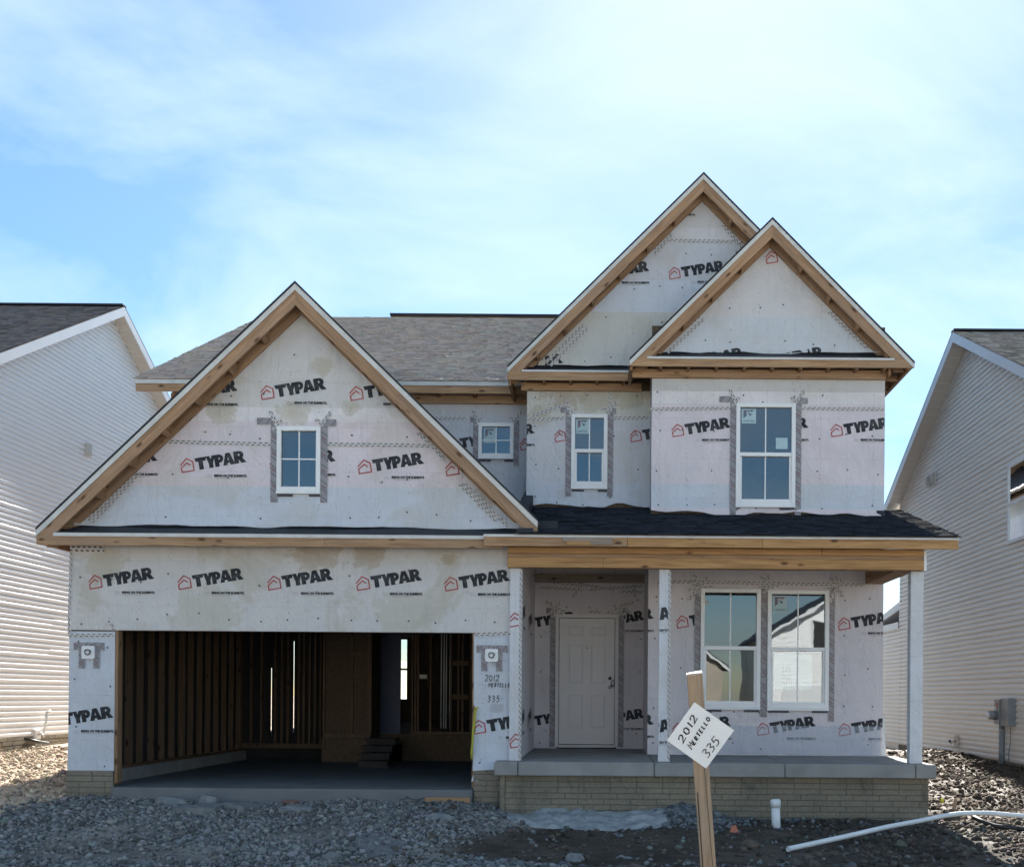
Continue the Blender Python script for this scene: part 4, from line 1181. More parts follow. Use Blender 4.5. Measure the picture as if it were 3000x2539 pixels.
# ---- rear main wall, main roof
zr1 = zz(795, DR, 950)
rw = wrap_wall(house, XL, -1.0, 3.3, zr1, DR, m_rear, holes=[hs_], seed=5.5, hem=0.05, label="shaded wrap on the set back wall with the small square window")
for il, v in ((336, 797), (912, 905), (1058, 905)): logo(rw, il + 54, v)
nails(rw, 0, 5, None, [hs_]); window_tapes(rw, bs, 0.13, 0.05, stubs=(0.13, 0.02))
tapev(rw, (830, 851), (950, 852), 0.05)
sheath(XL, -1.2, 3.0, zr1 + .1, DR, [hs_])
RE, RR = 17.90, 24.65                                    # main eave and ridge distances
rez = at(1200, 1112, RE)[2]; rrz = rez + (RR - RE) * 0.5035
RX0 = at(392, 1110, RE)[0]; RX1 = XR + 0.42
print("main roof", rez, rrz, RX0, RX1)
roof = prism("roof", [(RE, rez - .03), (RR, rrz - .03), (RR + 7.0, rrz - .03 - 7.0 * .5035), (RR + 7.0, rrz - .10 - 7.0 * .5035), (RR, rrz - .10), (RE, rez - .10)], RX0 + .02, RX1, M['deck'], house, axis='x')
sl = math.hypot(RR - RE, rrz - rez)
shingles("shingles", roof, (RX0, RE - .02, rez - .02), (1, 0, 0), (0, RR - RE, rrz - rez), 9.0, sl + .02, M['shingle'], seed=11, base=(0.43, 0.345, 0.29), thick=0.020, var=0.2)  # base lifted above real shingle tone to carry the grazing sun
box("ridge_cap", at(1145, 930, RR)[0], 0.6, RR - .12, RR + .12, rrz - .01, rrz + .03, M['felt'], roof)
box("drip_edge", RX0 + .02, -1.2, RE - .012, RE + .004, rez - .095, rez - .025, M['drip'], house)
box("fascia_board", RX0 + .03, -1.2, RE + .004, RE + .042, rez - .215, rez - .075, M['pine_h'], house)
box("soffit_ledger", XL, -1.25, DR - .06, DR - .015, rez - .32, rez - .18, M['pine_h'], house)
for i in range(15):
    x = XL + .2 + i * .61
    if x < -1.3: box("lookout", x, x + .04, RE + .043, DR - .061, rez - .22, rez - .13, M['pine_d'], house)
prism("gable_sheathing", [(DR, rez - .12), (RR, rrz - .12), (RR + 6.6, rrz - .12 - 6.6 * .5035), (RR + 6.6, 3.0), (DR, 3.0)], XL, XL + .1, M['osb'], house, axis='x')

# ---- big gable over the middle bay
bA = av(1432, 355, DM - 0.30); bmz = 1.0
bxl, bxr = av(1033, 757, DM - .3)[0], bA[0] + 3.1
bz1, bz0 = zz(756, DM - .3, 1150), zz(773.5, DM - .3, 1150)
gable(bA[0], bA[2], bmz, bxl, bxr, DM - .30, DM, 31.0, strip=.075, board=.19, zcut=bz0 + .004)
cz = 1 / math.sqrt(2)
bclip = [((bA[0], 0, bA[2] - .25), (-cz, 0, cz)), ((bA[0], 0, bA[2] - .25), (cz, 0, cz))]
zb0 = zz(747, DM, 1150)
bw = wrap_wall(house, bxl + .25, bxr - .2, zb0 - .01, bA[2], DM - .034, m_mid, clips=bclip, seed=6.1, hem=.03, label="bluish wrap filling the taller rear gable")
for il, v in ((1207, 558), (1361, 557), (1300, 420), (1032, 747)): logo(bw, il + 57, v)
nails(bw, 0, 6, lambda x, z: z < bA[2] - .5 - abs(x - bA[0]))
tapev(bw, (1352, 490), (1515, 492), .05)
for a, b in (((1360, 473), (1328, 510)), ((1367, 478), (1332, 518)), ((1188, 662), (1110, 740)), ((1196, 668), (1120, 746)), ((1470, 458), (1520, 515)), ((1478, 456), (1525, 508))): tapev(bw, a, b, .05, off=.013)
bz1, bz0 = zz(756, DM - .3, 1150), zz(773.5, DM - .3, 1150)
bx1 = av(1281, 760, DM - .3)[0]
box("fascia_board", bxl + .015, bx1, DM - .302, DM - .264, bz0, bz1, M['pine_h'], house)
box("drip_edge", at(1529, 1087, DM - .3)[0], bx1, DM - .322, DM - .304, bz1 - .012, bz1 + .02, M['drip'], house)
mesh("pent_felt", [(bxl + .3, DM - .30, bz1 + .02), (bx1 + .3, DM - .30, bz1 + .02), (bx1 + .3, DM - .022, zb0 + .005), (bxl + .3, DM - .022, zb0 + .005),
                   (bxl + .3, DM - .30 + .02, bz1 + .02 - .04), (bx1 + .3, DM - .30 + .02, bz1 + .02 - .04), (bx1 + .3, DM - .022, zb0 - .04), (bxl + .3, DM - .022, zb0 - .04)], BF, M['felt'], house)
box("felt_upstand", bxl + .3, bx1 + .3, DM - .021, DM - .004, zb0 - .03, zb0 + .09, M['felt'], house)
box("soffit_ledger", bxl + .2, bx1 + .2, DM - .06, DM - .015, bz0 - .095, bz0 + .03, M['pine_h'], house)
for i in range(6):
    x = bxl + .55 + i * .42
    if x < bx1: box("lookout", x, x + .04, DM - .262, DM - .061, bz0 - .012, bz0 + .06, M['pine_d'], house)
box("eave_fascia", bxl + .01, bxl + .05, DM - .262, DR, bz0 - .08, bz1 - .03, M['pine_d'], house)
# middle bay wall
zm1 = bz0 - .08
mw = wrap_wall(house, av(1072, 900, DM)[0], av(1322, 900, DM)[0] + .03, zz(1038, DM, 1200), zm1, DM, m_mid, holes=[hm], seed=7.2, hem=.13, label="stained wrap on the middle bay around the narrow window")
for c in (1031, 1185, 1339): logo(mw, c, 888)
nails(mw, 0, 7, None, [hm]); window_tapes(mw, bm_, .14, .06, stubs=(.17, .09))
tapev(mw, (1074, 854), (1152, 851), .05); tapev(mw, (1248, 851), (1318, 850), .05); tapev(mw, (1082, 848), (1145, 824), .05, off=.013); tapev(mw, (1240, 788), (1241, 850), .035); tapev(mw, (1242, 785), (1300, 783), .04)
sheath(mw['x0'], mw['x1'], 3.6, zm1 + .2, DM, [hm])
boxes("wall_sheathing", [(mw['x0'] + .005, mw['x0'] + .1, DM + .13, DR, 3.6, 6.6)], M['osb'], house)
wvs = []                # left cheek of the front room, wrapped
mesh("bay_return_wrap", [(XE1 + .04, DW + .003, 3.9), (XE1 + .04, DM + .01, 3.9), (XE1 + .04, DM + .01, 6.5), (XE1 + .04, DW + .003, 6.5)], [(0, 1, 2, 3)], m_mid, house)
prism("gable_sheathing", [(bxl + .3, bz1 + .1), (bxr - .3, bz1 + .1), (bA[0], bA[2] - .35)], DM + .02, DM + .1, M['osb'], house)

# ---- front gable over the front room
fA = av(1572, 447, DW - .30); fxl, fxr = av(1281, 740, DW - .3)[0], av(1861, 736, DW - .3)[0]
fz1_, fz0_ = zz(730.5, DW - .3, 1560), zz(746.5, DW - .3, 1560)
gable(fA[0], fA[2], bmz, fxl, fxr, DW - .30, DW, 20.5, strip=.075, board=.19, zcut=fz0_ + .004)
fclip = [((fA[0], 0, fA[2] - .25), (-cz, 0, cz)), ((fA[0], 0, fA[2] - .25), (cz, 0, cz))]
zf0 = zz(721, DW, 1560)
fw_ = wrap_wall(house, fxl + .2, fxr - .2, zf0 - .01, fA[2], DW - .034, m_right, clips=fclip, seed=8.3, hem=.03, label="pale wrap filling the front gable on the right")
for il, v in ((1558, 525), (1392, 736), (1555, 735)): logo(fw_, il + 60, v)
nails(fw_, 0, 8, lambda x, z: z < fA[2] - .5 - abs(x - fA[0]))
for a, b in (((1425, 642), (1350, 712)), ((1432, 650), (1358, 720)), ((1686, 635), (1765, 712)), ((1694, 633), (1772, 706))): tapev(fw_, a, b, .05, off=.013)
fz1_, fz0_ = zz(730.5, DW - .3, 1560), zz(746.5, DW - .3, 1560)
box("fascia_board", fxl + .02, fxr - .045, DW - .302, DW - .264, fz0_, fz1_, M['pine_h'], house)
box("drip_edge", av(1317, 729, DW - .3)[0], av(1820, 729, DW - .3)[0], DW - .322, DW - .304, fz1_ - .012, fz1_ + .022, M['drip'], house)
mesh("pent_felt", [(fxl + .3, DW - .30, fz1_ + .02), (fxr - .25, DW - .30, fz1_ + .02), (fxr - .25, DW - .022, zf0 + .005), (fxl + .3, DW - .022, zf0 + .005),
                   (fxl + .3, DW - .30 + .02, fz1_ + .02 - .04), (fxr - .25, DW - .30 + .02, fz1_ + .02 - .04), (fxr - .25, DW - .022, zf0 - .04), (fxl + .3, DW - .022, zf0 - .04)], BF, M['felt'], house)
box("felt_upstand", fxl + .3, fxr - .25, DW - .021, DW - .004, zf0 - .03, zf0 + .09, M['felt'], house)
box("soffit_ledger", fxl + .05, XR + .0, DW - .06, DW - .015, fz0_ - .10, fz0_ + .03, M['pine_h'], house)
for i in range(9):
    x = fxl + .45 + i * .42
    if x < fxr - .4: box("lookout", x, x + .04, DW - .262, DW - .061, fz0_ - .012, fz0_ + .06, M['pine_d'], house)
box("eave_fascia", fxl + .01, fxl + .05, DW - .262, DM - .3, fz0_ - .05, fz1_ - .03, M['pine_d'], house)
box("eave_fascia", fxr - .085, fxr - .047, DW - .262, 31.0, fz0_ - .02, fz1_ - .06, M['pine_d'], house)
for i in range(14): box("lookout", XR + .01, fxr - .09, DW + .3 + i * .61, DW + .34 + i * .61, fz0_ - .02, fz0_ + .06, M['pine_h'], house)
box("soffit_ledger", XR + .0, XR + .038, DW - .2, 24.0, fz0_ - .08, fz0_ + .05, M['pine_d'], house)
zr1_ = fz0_ - .09
uw = wrap_wall(house, XE1 + .03, XR, zz(1052, DW, 1560), zr1_, DW, m_right, holes=[hr], seed=9.4, hem=.12, label="pale pinkish wrap around the tall upstairs window")
for c in (1427, 1585, 1750): logo(uw, c, 877)
for c in (1453, 1614, 1777): logo(uw, c, 744)
nails(uw, 0, 9, None, [hr]); window_tapes(uw, br, .14, .05, stubs=(.25, .14), r=1.9)
tapev(uw, (1324, 833), (1490, 831), .05); tapev(uw, (1632, 831), (1798, 833), .05)
sheath(XE1 + .03, XR, 3.4, 6.9, DW, [hr])
prism("gable_sheathing", [(fxl + .3, fz1_ + .1), (fxr - .3, fz1_ + .1), (fA[0], fA[2] - .35)], DW + .02, DW + .1, M['osb'], house)

# ---- porch: window wall, entry recess, door
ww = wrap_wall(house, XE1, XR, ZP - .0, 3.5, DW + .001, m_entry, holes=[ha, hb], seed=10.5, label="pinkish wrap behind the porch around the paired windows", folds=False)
for c, v in ((1270, 1265), (1436, 1266), (1598, 1266), (1765, 1270), (1270, 1480), (1428, 1484), (1600, 1484), (1766, 1485)): logo(ww, c, v)
nails(ww, 0, 10, None, [ha, hb])
window_tapes(ww, ba, .13, .06, stubs=(0, 0)); window_tapes(ww, bb, .13, .06, stubs=(0, 0), r=1.5)
tapev(ww, (1338, 1183), (1760, 1190), .055, off=.02)
for a, b in (((1405, 1180), (1440, 1230)), ((1440, 1175), (1400, 1222)), ((1400, 1200), (1450, 1195)), ((1690, 1175), (1715, 1215)), ((1712, 1178), (1688, 1225)), ((1560, 1197), (1600, 1185))): tapev(ww, a, b, .05, off=.024)
# clear film over the foot of the porch wall
fmw = dict(o=ww['o'], x0=XE1, x1=XR, z0=ZP, z1=1.2, y=DW - .03, seed=33.0, folds=True)
nxs, nzs = 60, 12; fV, fF = [], []
zft = zz(1476, DW, 1600)
for j in range(nzs + 1):
    for i in range(nxs + 1):
        x = XE1 + .55 + (XR - .02 - XE1 - .55) * i / nxs; z = ZP + .02 + (zft - ZP - .02 + .02 * noise.noise(Vector((x * 2, 0, 0)))) * j / nzs
        fV.append((x, DW - .02 - .03 * (1 - j / nzs) + .018 * noise.noise(Vector((x * 3 + z * 3, z * 5, 2))), z))
for j in range(nzs):
    for i in range(nxs): fF.append((j * (nxs + 1) + i, j * (nxs + 1) + i + 1, (j + 1) * (nxs + 1) + i + 1, (j + 1) * (nxs + 1) + i))
mesh("plastic_film", fV, fF, M['film'], ww['o'], smooth=True)
mesh("wrap_flap", [(XR, DW - .01, ZP + .01), (XR + .075, DW + .05, ZP + .0), (XR + .05, DW + .05, ZP + .35), (XR + .03, DW + .04, ZP + .62), (XR, DW - .005, ZP + .62)], [(0, 1, 2, 3, 4)], M['white_vinyl'], ww['o'])
sheath(XE1, XR, ZP - .1, 3.4, DW, [ha, hb])
# entry recess walls
dx0, dx1 = at(1627, 1990, DR)[0], at(1811, 1990, DR)[0]; dz1 = at(1720, 1799, DR)[2]; dz0 = ZP + .03
hd = (dx0 + .03, dx1 - .03, ZP, dz1 - .03)
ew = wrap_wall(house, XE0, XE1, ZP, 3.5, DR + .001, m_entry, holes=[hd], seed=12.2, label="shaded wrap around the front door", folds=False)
for c, v in ((1117, 1269), (1257, 1267), (1117, 1469), (1257, 1466)): logo(ew, c, v)
nails(ew, 0, 12, None, [hd])
sheath(XE0, XE1, ZP - .1, 3.4, DR, [(dx0 + .03, dx1 - .03, ZP - .1, dz1 - .03)])
db = (dx0, dx1, dz0, dz1)
window_tapes(ew, db, .0, .05, stubs=(.15, .10), wd=.10)
for a, b in (((1090, 1180), (1190, 1192)), ((1100, 1195), (1185, 1200)), ((1165, 1215), (1192, 1178)), ((1130, 1180), (1250, 1200)), ((1200, 1200), (1310, 1192)), ((1265, 1203), (1308, 1205)), ((1290, 1180), (1292, 1215)), ((1110, 1225), (1150, 1245)), ((1140, 1225), (1118, 1250)), ((1250, 1240), (1290, 1225)), ((1265, 1228), (1285, 1250)), ((1200, 1244), (1222, 1245)), ((1235, 1246), (1275, 1250))):
    tapev(ew, a, b, .045, off=.02)
# side walls of the recess
sideL = box("entry_side_wall", XE0 - .12, XE0 - .002, 14.86, DR + .1, 0.2, 3.5, m_entry, house)
sideR = box("entry_side_wall", XE1 + .002, XE1 + .1, DW + .13, DR + .1, 0.2, 3.5, m_entry, house)
for zc in (av(1060, 1262, 16)[2], av(1060, 1470, 16)[2]):
    for dy in (0.0, 1.5):
        mesh("printed_logo", [(XE0 + .007, 15.45 + dy + x, zc + y) for x, y in LOGO[0]], LOGO[1], [M['ink'], M['red_ink'], M['fine_ink']], sideL, midx=LOGO[2])
box("entry_beam", XE0, XE1, DR - .10, DR - .02, 3.16, 3.30, M['grey_wood'], house)
box("porch_ceiling", XC1 - .05, XR, 14.9, DR, 3.52, 3.56, M['deck'], house)
# front door
jt = 0.04
door = boxes("front_door", [(dx0, dx0 + .055, DR - .05, DR + .08, dz0, dz1), (dx1 - .055, dx1, DR - .05, DR + .08, dz0, dz1), (dx0 + .055, dx1 - .055, DR - .05, DR + .08, dz1 - .06, dz1)], M['doorframe'], house)
door["label"] = "pale six panel front door still in its shipping frame"
lx0, lx1, lz0, lz1 = dx0 + .063, dx1 - .063, dz0 + .045, dz1 - .067
box("door_slab", lx0, lx1, DR - .012, DR + .04, lz0, lz1, M['door'], door, bevel=.003)
box("threshold", dx0 + .055, dx1 - .055, DR - .07, DR + .06, dz0 - .01, dz0 + .035, M['doorframe'], door, bevel=.004)
LW, LH = lx1 - lx0, lz1 - lz0
for c in (.18, .58):
    for a, b in ((.865, .935), (.485, .785), (.13, .39)):
        x0, x1, z0, z1 = lx0 + c * LW, lx0 + (c + .25) * LW, lz0 + a * LH, lz0 + b * LH
        pn = box("door_panel", x0, x1, DR - .0195, DR - .013, z0, z1, M['door'], door)
        bm = bmesh.new(); bm.from_mesh(pn.data)
        fr = [f for f in bm.faces if f.normal.y < -0.9]
        if not fr: fr = [f for f in bm.faces if abs(f.normal.y) > .9 and f.calc_center_median().y < DR - .018]
        r = bmesh.ops.inset_region(bm, faces=fr, thickness=.018, depth=0.0)
        bmesh.ops.translate(bm, verts=list({v for f in fr for v in f.verts}), vec=(0, .012, 0))
        r = bmesh.ops.inset_region(bm, faces=fr, thickness=.016, depth=0.0)
        bmesh.ops.translate(bm, verts=list({v for f in fr for v in f.verts}), vec=(0, -.009, 0))
        bm.to_mesh(pn.data); bm.free()
def ball(name, c, r, mat, parent, sy=1.0):
    bm = bmesh.new(); bmesh.ops.create_uvsphere(bm, u_segments=12, v_segments=8, radius=r)
    for v in bm.verts: v.co = Vector((v.co.x, v.co.y * sy, v.co.z)) + Vector(c)
    me = bpy.data.meshes.new(name); bm.to_mesh(me); bm.free(); me.materials.append(mat)
    me.polygons.foreach_set("use_smooth", [True] * len(me.polygons))
    return link(bpy.data.objects.new(name, me), parent)
kx = lx1 - .075
ball("knob", (kx, DR - .06, lz0 + .455 * LH), .028, M['steel'], door)
tube("knob_stem", [(kx, DR - .05, lz0 + .455 * LH), (kx, DR - .012, lz0 + .455 * LH)], .014, M['steel'], door)
ball("deadbolt_bore", (kx, DR - .012, lz0 + .525 * LH), .030, M['black_pl'], door, .25)
ball("peephole", ((lx0 + lx1) / 2, DR - .013, lz0 + .765 * LH), .011, M['black_pl'], door, .5)
tube("looped_cable", [(kx + .05 + .028 * math.cos(t), DR - .055 - .003 * t, lz0 + .485 * LH + .055 * math.sin(t)) for t in np.linspace(0, 12, 30)], .006, M['black_pl'], door, seg=6)

# ---- porch posts and beam
def post(x0, x1, y0, y1, z0, z1, lbl, seed, tape_right=True, marks=()):
    w = wrap_wall(house, x0, x1, z0, z1, y0, M['post'], seed=seed, step=.08, label=lbl, folds=False)
    box("post_core", x0 + .004, x1 - .004, y0 + .012, y1, z0, z1, M['post'], w['o'])
    if tape_right: tape(w, (x1 - .018, z0 + .02), (x1 - .018, z1), .034, M['seam'], .008)
    for u, v in marks: logo(w, u, v, bounds=(x0 + .004, x1 - .04 if tape_right else x1, z0, z1))
    return w
zbb = at(1700, 1663, 14.62)[2]
post(XC0, XC1, 14.70, 14.86, ZP, zbb, "wrapped column where the garage wall meets the porch", 20.1, True, ((1102, 1262), (1104, 1508)))
px0, px1 = at(1930, 1950, 14.72)[0], at(1964, 1950, 14.72)[0]
post(px0, px1, 14.72, 14.88, ZP, zbb, "wrapped middle porch post edged with dashed tape", 21.1, True, ((1322, 1262), (1322, 1490)))
qx0, qx1 = at(2667, 1950, 14.72)[0], at(2704, 1950, 14.72)[0]
post(qx0, qx1, 14.72, 14.88, ZP, zbb, "plain wrapped post at the right end of the porch", 22.1, False)
bl, brr = at(1487, 1640, 14.62)[0], at(2706, 1640, 14.62)[0]
def zat(py, D=14.6, px=1700): return at(px, py, D)[2]
jx = at(1767, 1650, 14.6)[0]; jx2 = at(2408, 1610, 14.6)[0]
box("beam_board", bl, jx - .002, 14.600, 14.640, zat(1662), zat(1633), M['pine_new'], house, bevel=.003)
box("beam_board", jx + .002, brr, 14.600, 14.640, zat(1662), zat(1633), M['pine_new'], house, bevel=.003)
box("beam_board", bl, jx2 - .002, 14.600, 14.640, zat(1621), zat(1602.5), M['pine_new'], house, bevel=.003)
box("beam_board", jx2 + .002, brr, 14.600, 14.640, zat(1621), zat(1602.5), M['pine_new'], house, bevel=.003)
box("beam_core", bl, brr, 14.642, 14.80, zat(1661), zat(1600), M['pine_h'], house)
box("beam_end_cap", brr + .001, brr + .035, 14.60, 14.84, zat(1664), zat(1602), M['white_vinyl'], house)
fl0, fl1 = at(1417, 1590, 14.36)[0], at(2808, 1590, 14.36)[0]
fa, fb = at(1838, 1590, 14.36)[0], at(2235, 1590, 14.36)[0]
zfb, zft2, zdt = zat(1600, 14.36), zat(1574.5, 14.36), zat(1566.5, 14.36)
for a, b, mm in ((fl0, fa - .002, 'pine_h'), (fa + .002, fb - .002, 'pine_new'), (fb + .002, fl1, 'pine_new')):
    box("porch_fascia", a, b, 14.36, 14.398, zfb, zft2 + .02, M[mm], house, bevel=.003)
for a, b in ((fl0, at(1984, 1570, 14.34)[0]), (at(1984, 1570, 14.34)[0] + .003, fl1 + .004)):
    box("drip_edge", a, b, 14.338, 14.358, zft2 + .002, zdt, M['drip'], house)
# scrap blocks nailed on the porch fascia
for a, b, c, d, mm in ((1647, 1794, 1574, 1585, 'grey_wood'), (1660, 1729, 1585.4, 1595, 'pine_new'), (1729.5, 1794, 1585.4, 1595, 'grey_wood')):
    p, q = at(a, d, 14.33), at(b, c, 14.33); box("nailed_block", p[0], q[0], 14.322, 14.336, p[2], q[2], M[mm], house, bevel=.002)
# side beam back to the house wall
box("beam_board", XR - .28, XR - .02, 14.82, DW - .02, zat(1661), zat(1640), M['pine_d'], house)
box("beam_board", XR - .28, XR - .24, 14.82, DW - .02, zat(1638), zat(1605), M['pine_d'], house)
for i in range(5): box("porch_joist", XR - .239, XR - .03, 14.95 + i * .33, 14.99 + i * .33, zat(1636), zat(1606), M['pine_h'], house)
# porch roof
pz0 = zdt + .0; pD0 = 14.33; pz1 = zz(1049, DW, 1500); slope = (pz1 - pz0) / (DW - pD0)
xr1 = fl1 + .01
pr_ = prism("roof", [(pD0, pz0 - .005), (DM + .02, pz0 + slope * (DM + .02 - pD0)), (DM + .02, pz0 - .06 + slope * (DM + .02 - pD0)), (pD0 + .07, pz0 - .04)], -1.2, xr1 - .01, M['deck'], house, axis='x')
def keep_p(p): return p[0] > -1.15 and (p[1] < DW + .1 or p[0] < XE1 + .1 or p[0] > XR)
shingles("shingles", pr_, (-1.15, pD0 - .015, pz0 + .004), (1, 0, 0), (0, 1, slope), xr1 + 1.16, math.hypot(DM - pD0, slope * (DM - pD0)), M['shingle_dark'], seed=21, base=(0.017, 0.020, 0.027), keep=keep_p)  # navy base puts the house's shade and sky tint into the shingle colour
lx = av(1040, 1030, 16)[0]
prism("valley_felt", [(14.7, 3.5), (DR, 3.5), (DR, 4.75), (14.7, 3.55)], -1.32, -1.16, M['felt'], house, axis='x')
box("corner_flashing", XR - .12, XR + .012, DW - .025, DW + .02, pz1 - .04, pz1 + .09, M['felt'], house)

# ---- outer shell that closes the rooms
DB = 31.3
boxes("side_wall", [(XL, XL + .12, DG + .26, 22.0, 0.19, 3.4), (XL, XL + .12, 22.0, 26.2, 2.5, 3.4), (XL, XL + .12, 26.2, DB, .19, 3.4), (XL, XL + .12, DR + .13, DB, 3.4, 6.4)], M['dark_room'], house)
boxes("side_wall", [(XR - .12, XR - .004, DW + .13, DB, .29, 6.5)], M['osb'], house)
wx0, wx1 = at(1171, 1960, DB)[0], at(1192, 1960, DB)[0]; wz0, wz1 = at(1180, 2047, DB)[2], at(1180, 1872, DB)[2]
boxes("back_wall", [(XL, wx0, DB, DB + .12, -.3, 6.5), (wx1, XR, DB, DB + .12, -.3, 6.5), (wx0, wx1, DB, DB + .12, -.3, wz0), (wx0, wx1, DB, DB + .12, wz1, 6.5)], M['osb'], house)
mesh("rear_window_pane", [(wx0, DB + .05, wz0), (wx1, DB + .05, wz0), (wx1, DB + .05, wz1), (wx0, DB + .05, wz1)], [(0, 1, 2, 3)], M['glass'], house)
box("rear_window_rail", wx0, wx1, DB + .01, DB + .06, (wz0 + wz1) / 2 - .03, (wz0 + wz1) / 2 + .03, M['white_vinyl'], house)
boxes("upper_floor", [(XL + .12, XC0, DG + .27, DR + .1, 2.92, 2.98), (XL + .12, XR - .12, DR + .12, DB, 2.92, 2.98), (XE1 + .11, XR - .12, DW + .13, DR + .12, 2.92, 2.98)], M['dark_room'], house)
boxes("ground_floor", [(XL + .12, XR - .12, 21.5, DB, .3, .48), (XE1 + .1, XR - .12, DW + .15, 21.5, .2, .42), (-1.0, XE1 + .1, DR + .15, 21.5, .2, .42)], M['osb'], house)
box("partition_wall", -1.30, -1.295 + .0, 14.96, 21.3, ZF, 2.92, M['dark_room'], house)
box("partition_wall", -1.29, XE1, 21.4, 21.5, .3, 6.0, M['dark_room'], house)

# wrap on the two long sides of the house
for x_, polys in ((XL - .004, ([(14.82, .2), (18.2, .2), (18.2, 3.4), (14.82, 3.4)], [(18.2, .2), (22.0, .2), (22.0, 6.4), (18.2, 6.4)], [(22.0, 2.5), (26.2, 2.5), (26.2, 6.4), (22.0, 6.4)], [(26.2, .2), (31.4, .2), (31.4, 6.4), (26.2, 6.4)], [(18.2, 6.4), (31.4, 6.4), (24.65, 9.75)])),
                  (XR + .004, ([(16.51, .3), (31.4, .3), (31.4, 6.35), (16.51, 6.35)],))):
    V, Fc = [], []
    for pl_ in polys:
        n = len(V); V += [(x_, a, b) for a, b in pl_]; Fc.append(tuple(range(n, n + len(pl_))))
    mesh("house_wrap", V, Fc, m_right, house)

# ---- garage interior: studs, back wall, closet, stairs
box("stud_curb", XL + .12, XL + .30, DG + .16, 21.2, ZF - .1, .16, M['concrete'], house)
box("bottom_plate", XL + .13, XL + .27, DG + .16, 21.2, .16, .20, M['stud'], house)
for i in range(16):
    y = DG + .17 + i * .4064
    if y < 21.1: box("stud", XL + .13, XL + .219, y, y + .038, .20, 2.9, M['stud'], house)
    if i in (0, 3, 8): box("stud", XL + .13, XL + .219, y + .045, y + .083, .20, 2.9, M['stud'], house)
GB = 21.25
def gx(px, D=GB): return at(px, 2000, D)[0]
# back wall left: dark sheathing with two open gaps
segs = [(gx(690), gx(787)), (gx(789.4), gx(853)), (gx(855.4), gx(946))]
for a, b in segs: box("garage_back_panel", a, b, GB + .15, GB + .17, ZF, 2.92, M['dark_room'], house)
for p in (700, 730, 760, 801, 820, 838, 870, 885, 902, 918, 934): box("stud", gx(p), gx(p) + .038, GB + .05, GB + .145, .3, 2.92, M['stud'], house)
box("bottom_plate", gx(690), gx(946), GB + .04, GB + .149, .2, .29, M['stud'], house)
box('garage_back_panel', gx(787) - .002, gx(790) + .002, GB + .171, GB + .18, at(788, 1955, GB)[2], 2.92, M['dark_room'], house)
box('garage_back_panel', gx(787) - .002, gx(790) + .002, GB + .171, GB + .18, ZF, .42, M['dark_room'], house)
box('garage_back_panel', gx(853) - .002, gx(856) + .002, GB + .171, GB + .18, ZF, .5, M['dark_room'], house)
# closet bumped out, covered in board
cx0, cx1 = gx(946, 20.6), gx(1087, 20.6)
clo = box("closet", cx0, cx1, 20.6, GB + .3, ZF, 2.92, M['osb'], house)
for p in (948, 1030, 1078, 1084): box("stud", gx(p, 20.6), gx(p, 20.6) + .04, 20.55, 20.598, .5, 2.92, M['stud'], clo)
for zc in (.46, 2.0): box("blocking", gx(1030 if zc > 1 else 948, 20.6), cx1, 20.552, 20.597, zc, zc + .06, M['stud'], clo)
box("closet_base", cx0 - .01, cx1 + .01, 20.57, 20.6 - .002, ZF, .44, M['osb'], clo)
# open blue door and doorway
box("inner_door", gx(1098), gx(1168), GB + .2, GB + .24, .5, 2.6, M['door_blue'], house)
# right hand stud wall
ax0, ax1 = gx(1205), gx(1384)
box("rim_board", gx(1180), ax1, GB, GB + .04, ZF, .50, M['osb'], house)
box("bottom_plate", gx(1205), ax1, GB - .01, GB + .1, .505, .55, M['stud'], house)
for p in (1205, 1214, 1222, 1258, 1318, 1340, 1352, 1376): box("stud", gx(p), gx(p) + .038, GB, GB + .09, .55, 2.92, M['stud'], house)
for a, b, py in ((1326, 1372, 1942), (1326, 1372, 2040)):
    zc = at(a, py, GB)[2]; box("blocking", gx(a), gx(b), GB - .002, GB + .088, zc - .045, zc + .045, M['stud'], house)
for p in (1286, 1294, 1301, 1312): tube("water_pipe", [(gx(p), GB + .3, .6), (gx(p), GB + .3, 2.9)], .011, M['pvc'], house, seg=6)
box("outlet_box", gx(1229), gx(1250), GB + .0, GB + .05, at(1, 1978, GB)[2], at(1, 1966, GB)[2], M['pvc_dirty'], house)
box("partition_wall", ax0 + .12, XE0, 23.9, 24.0, .48, 2.92, M['dark_room'], house)

M['step'] = proc('shade_toned_step_wood', (0.055, 0.05, 0.048), (0.035, 0.032, 0.03), 6, 0.9)  # wood colour kept very dark so the steps look shaded in the garage
# temporary stairs inside the garage
st = thing("wooden_stairs", at(1110, 2200, 19.8)[:2] + (ZF,), "rough wooden steps leading up to the doorway inside the garage", "stairs")
for i, (py, Dd) in enumerate(((2146, 20.55), (2172, 20.1), (2196, 19.65), (2216, 19.2))):
    zc = ZF + .46 - i * .115
    box("tread", at(1075 - i * 8, py, Dd)[0] - .02, at(1165 - i * 9, py, Dd)[0], Dd - .16, Dd + .16, zc - .04, zc, M['step'], st)
    box("riser", at(1078 - i * 8, py, Dd)[0], at(1162 - i * 9, py, Dd)[0], Dd - .13, Dd - .10, zc - .115, zc - .041, M['step'], st)
for px in (1058, 1128):
    x = at(px, 2230, 19.1)[0]; box("leg", x, x + .05, 19.1, 19.15, ZF, ZF + .08, M['step'], st)

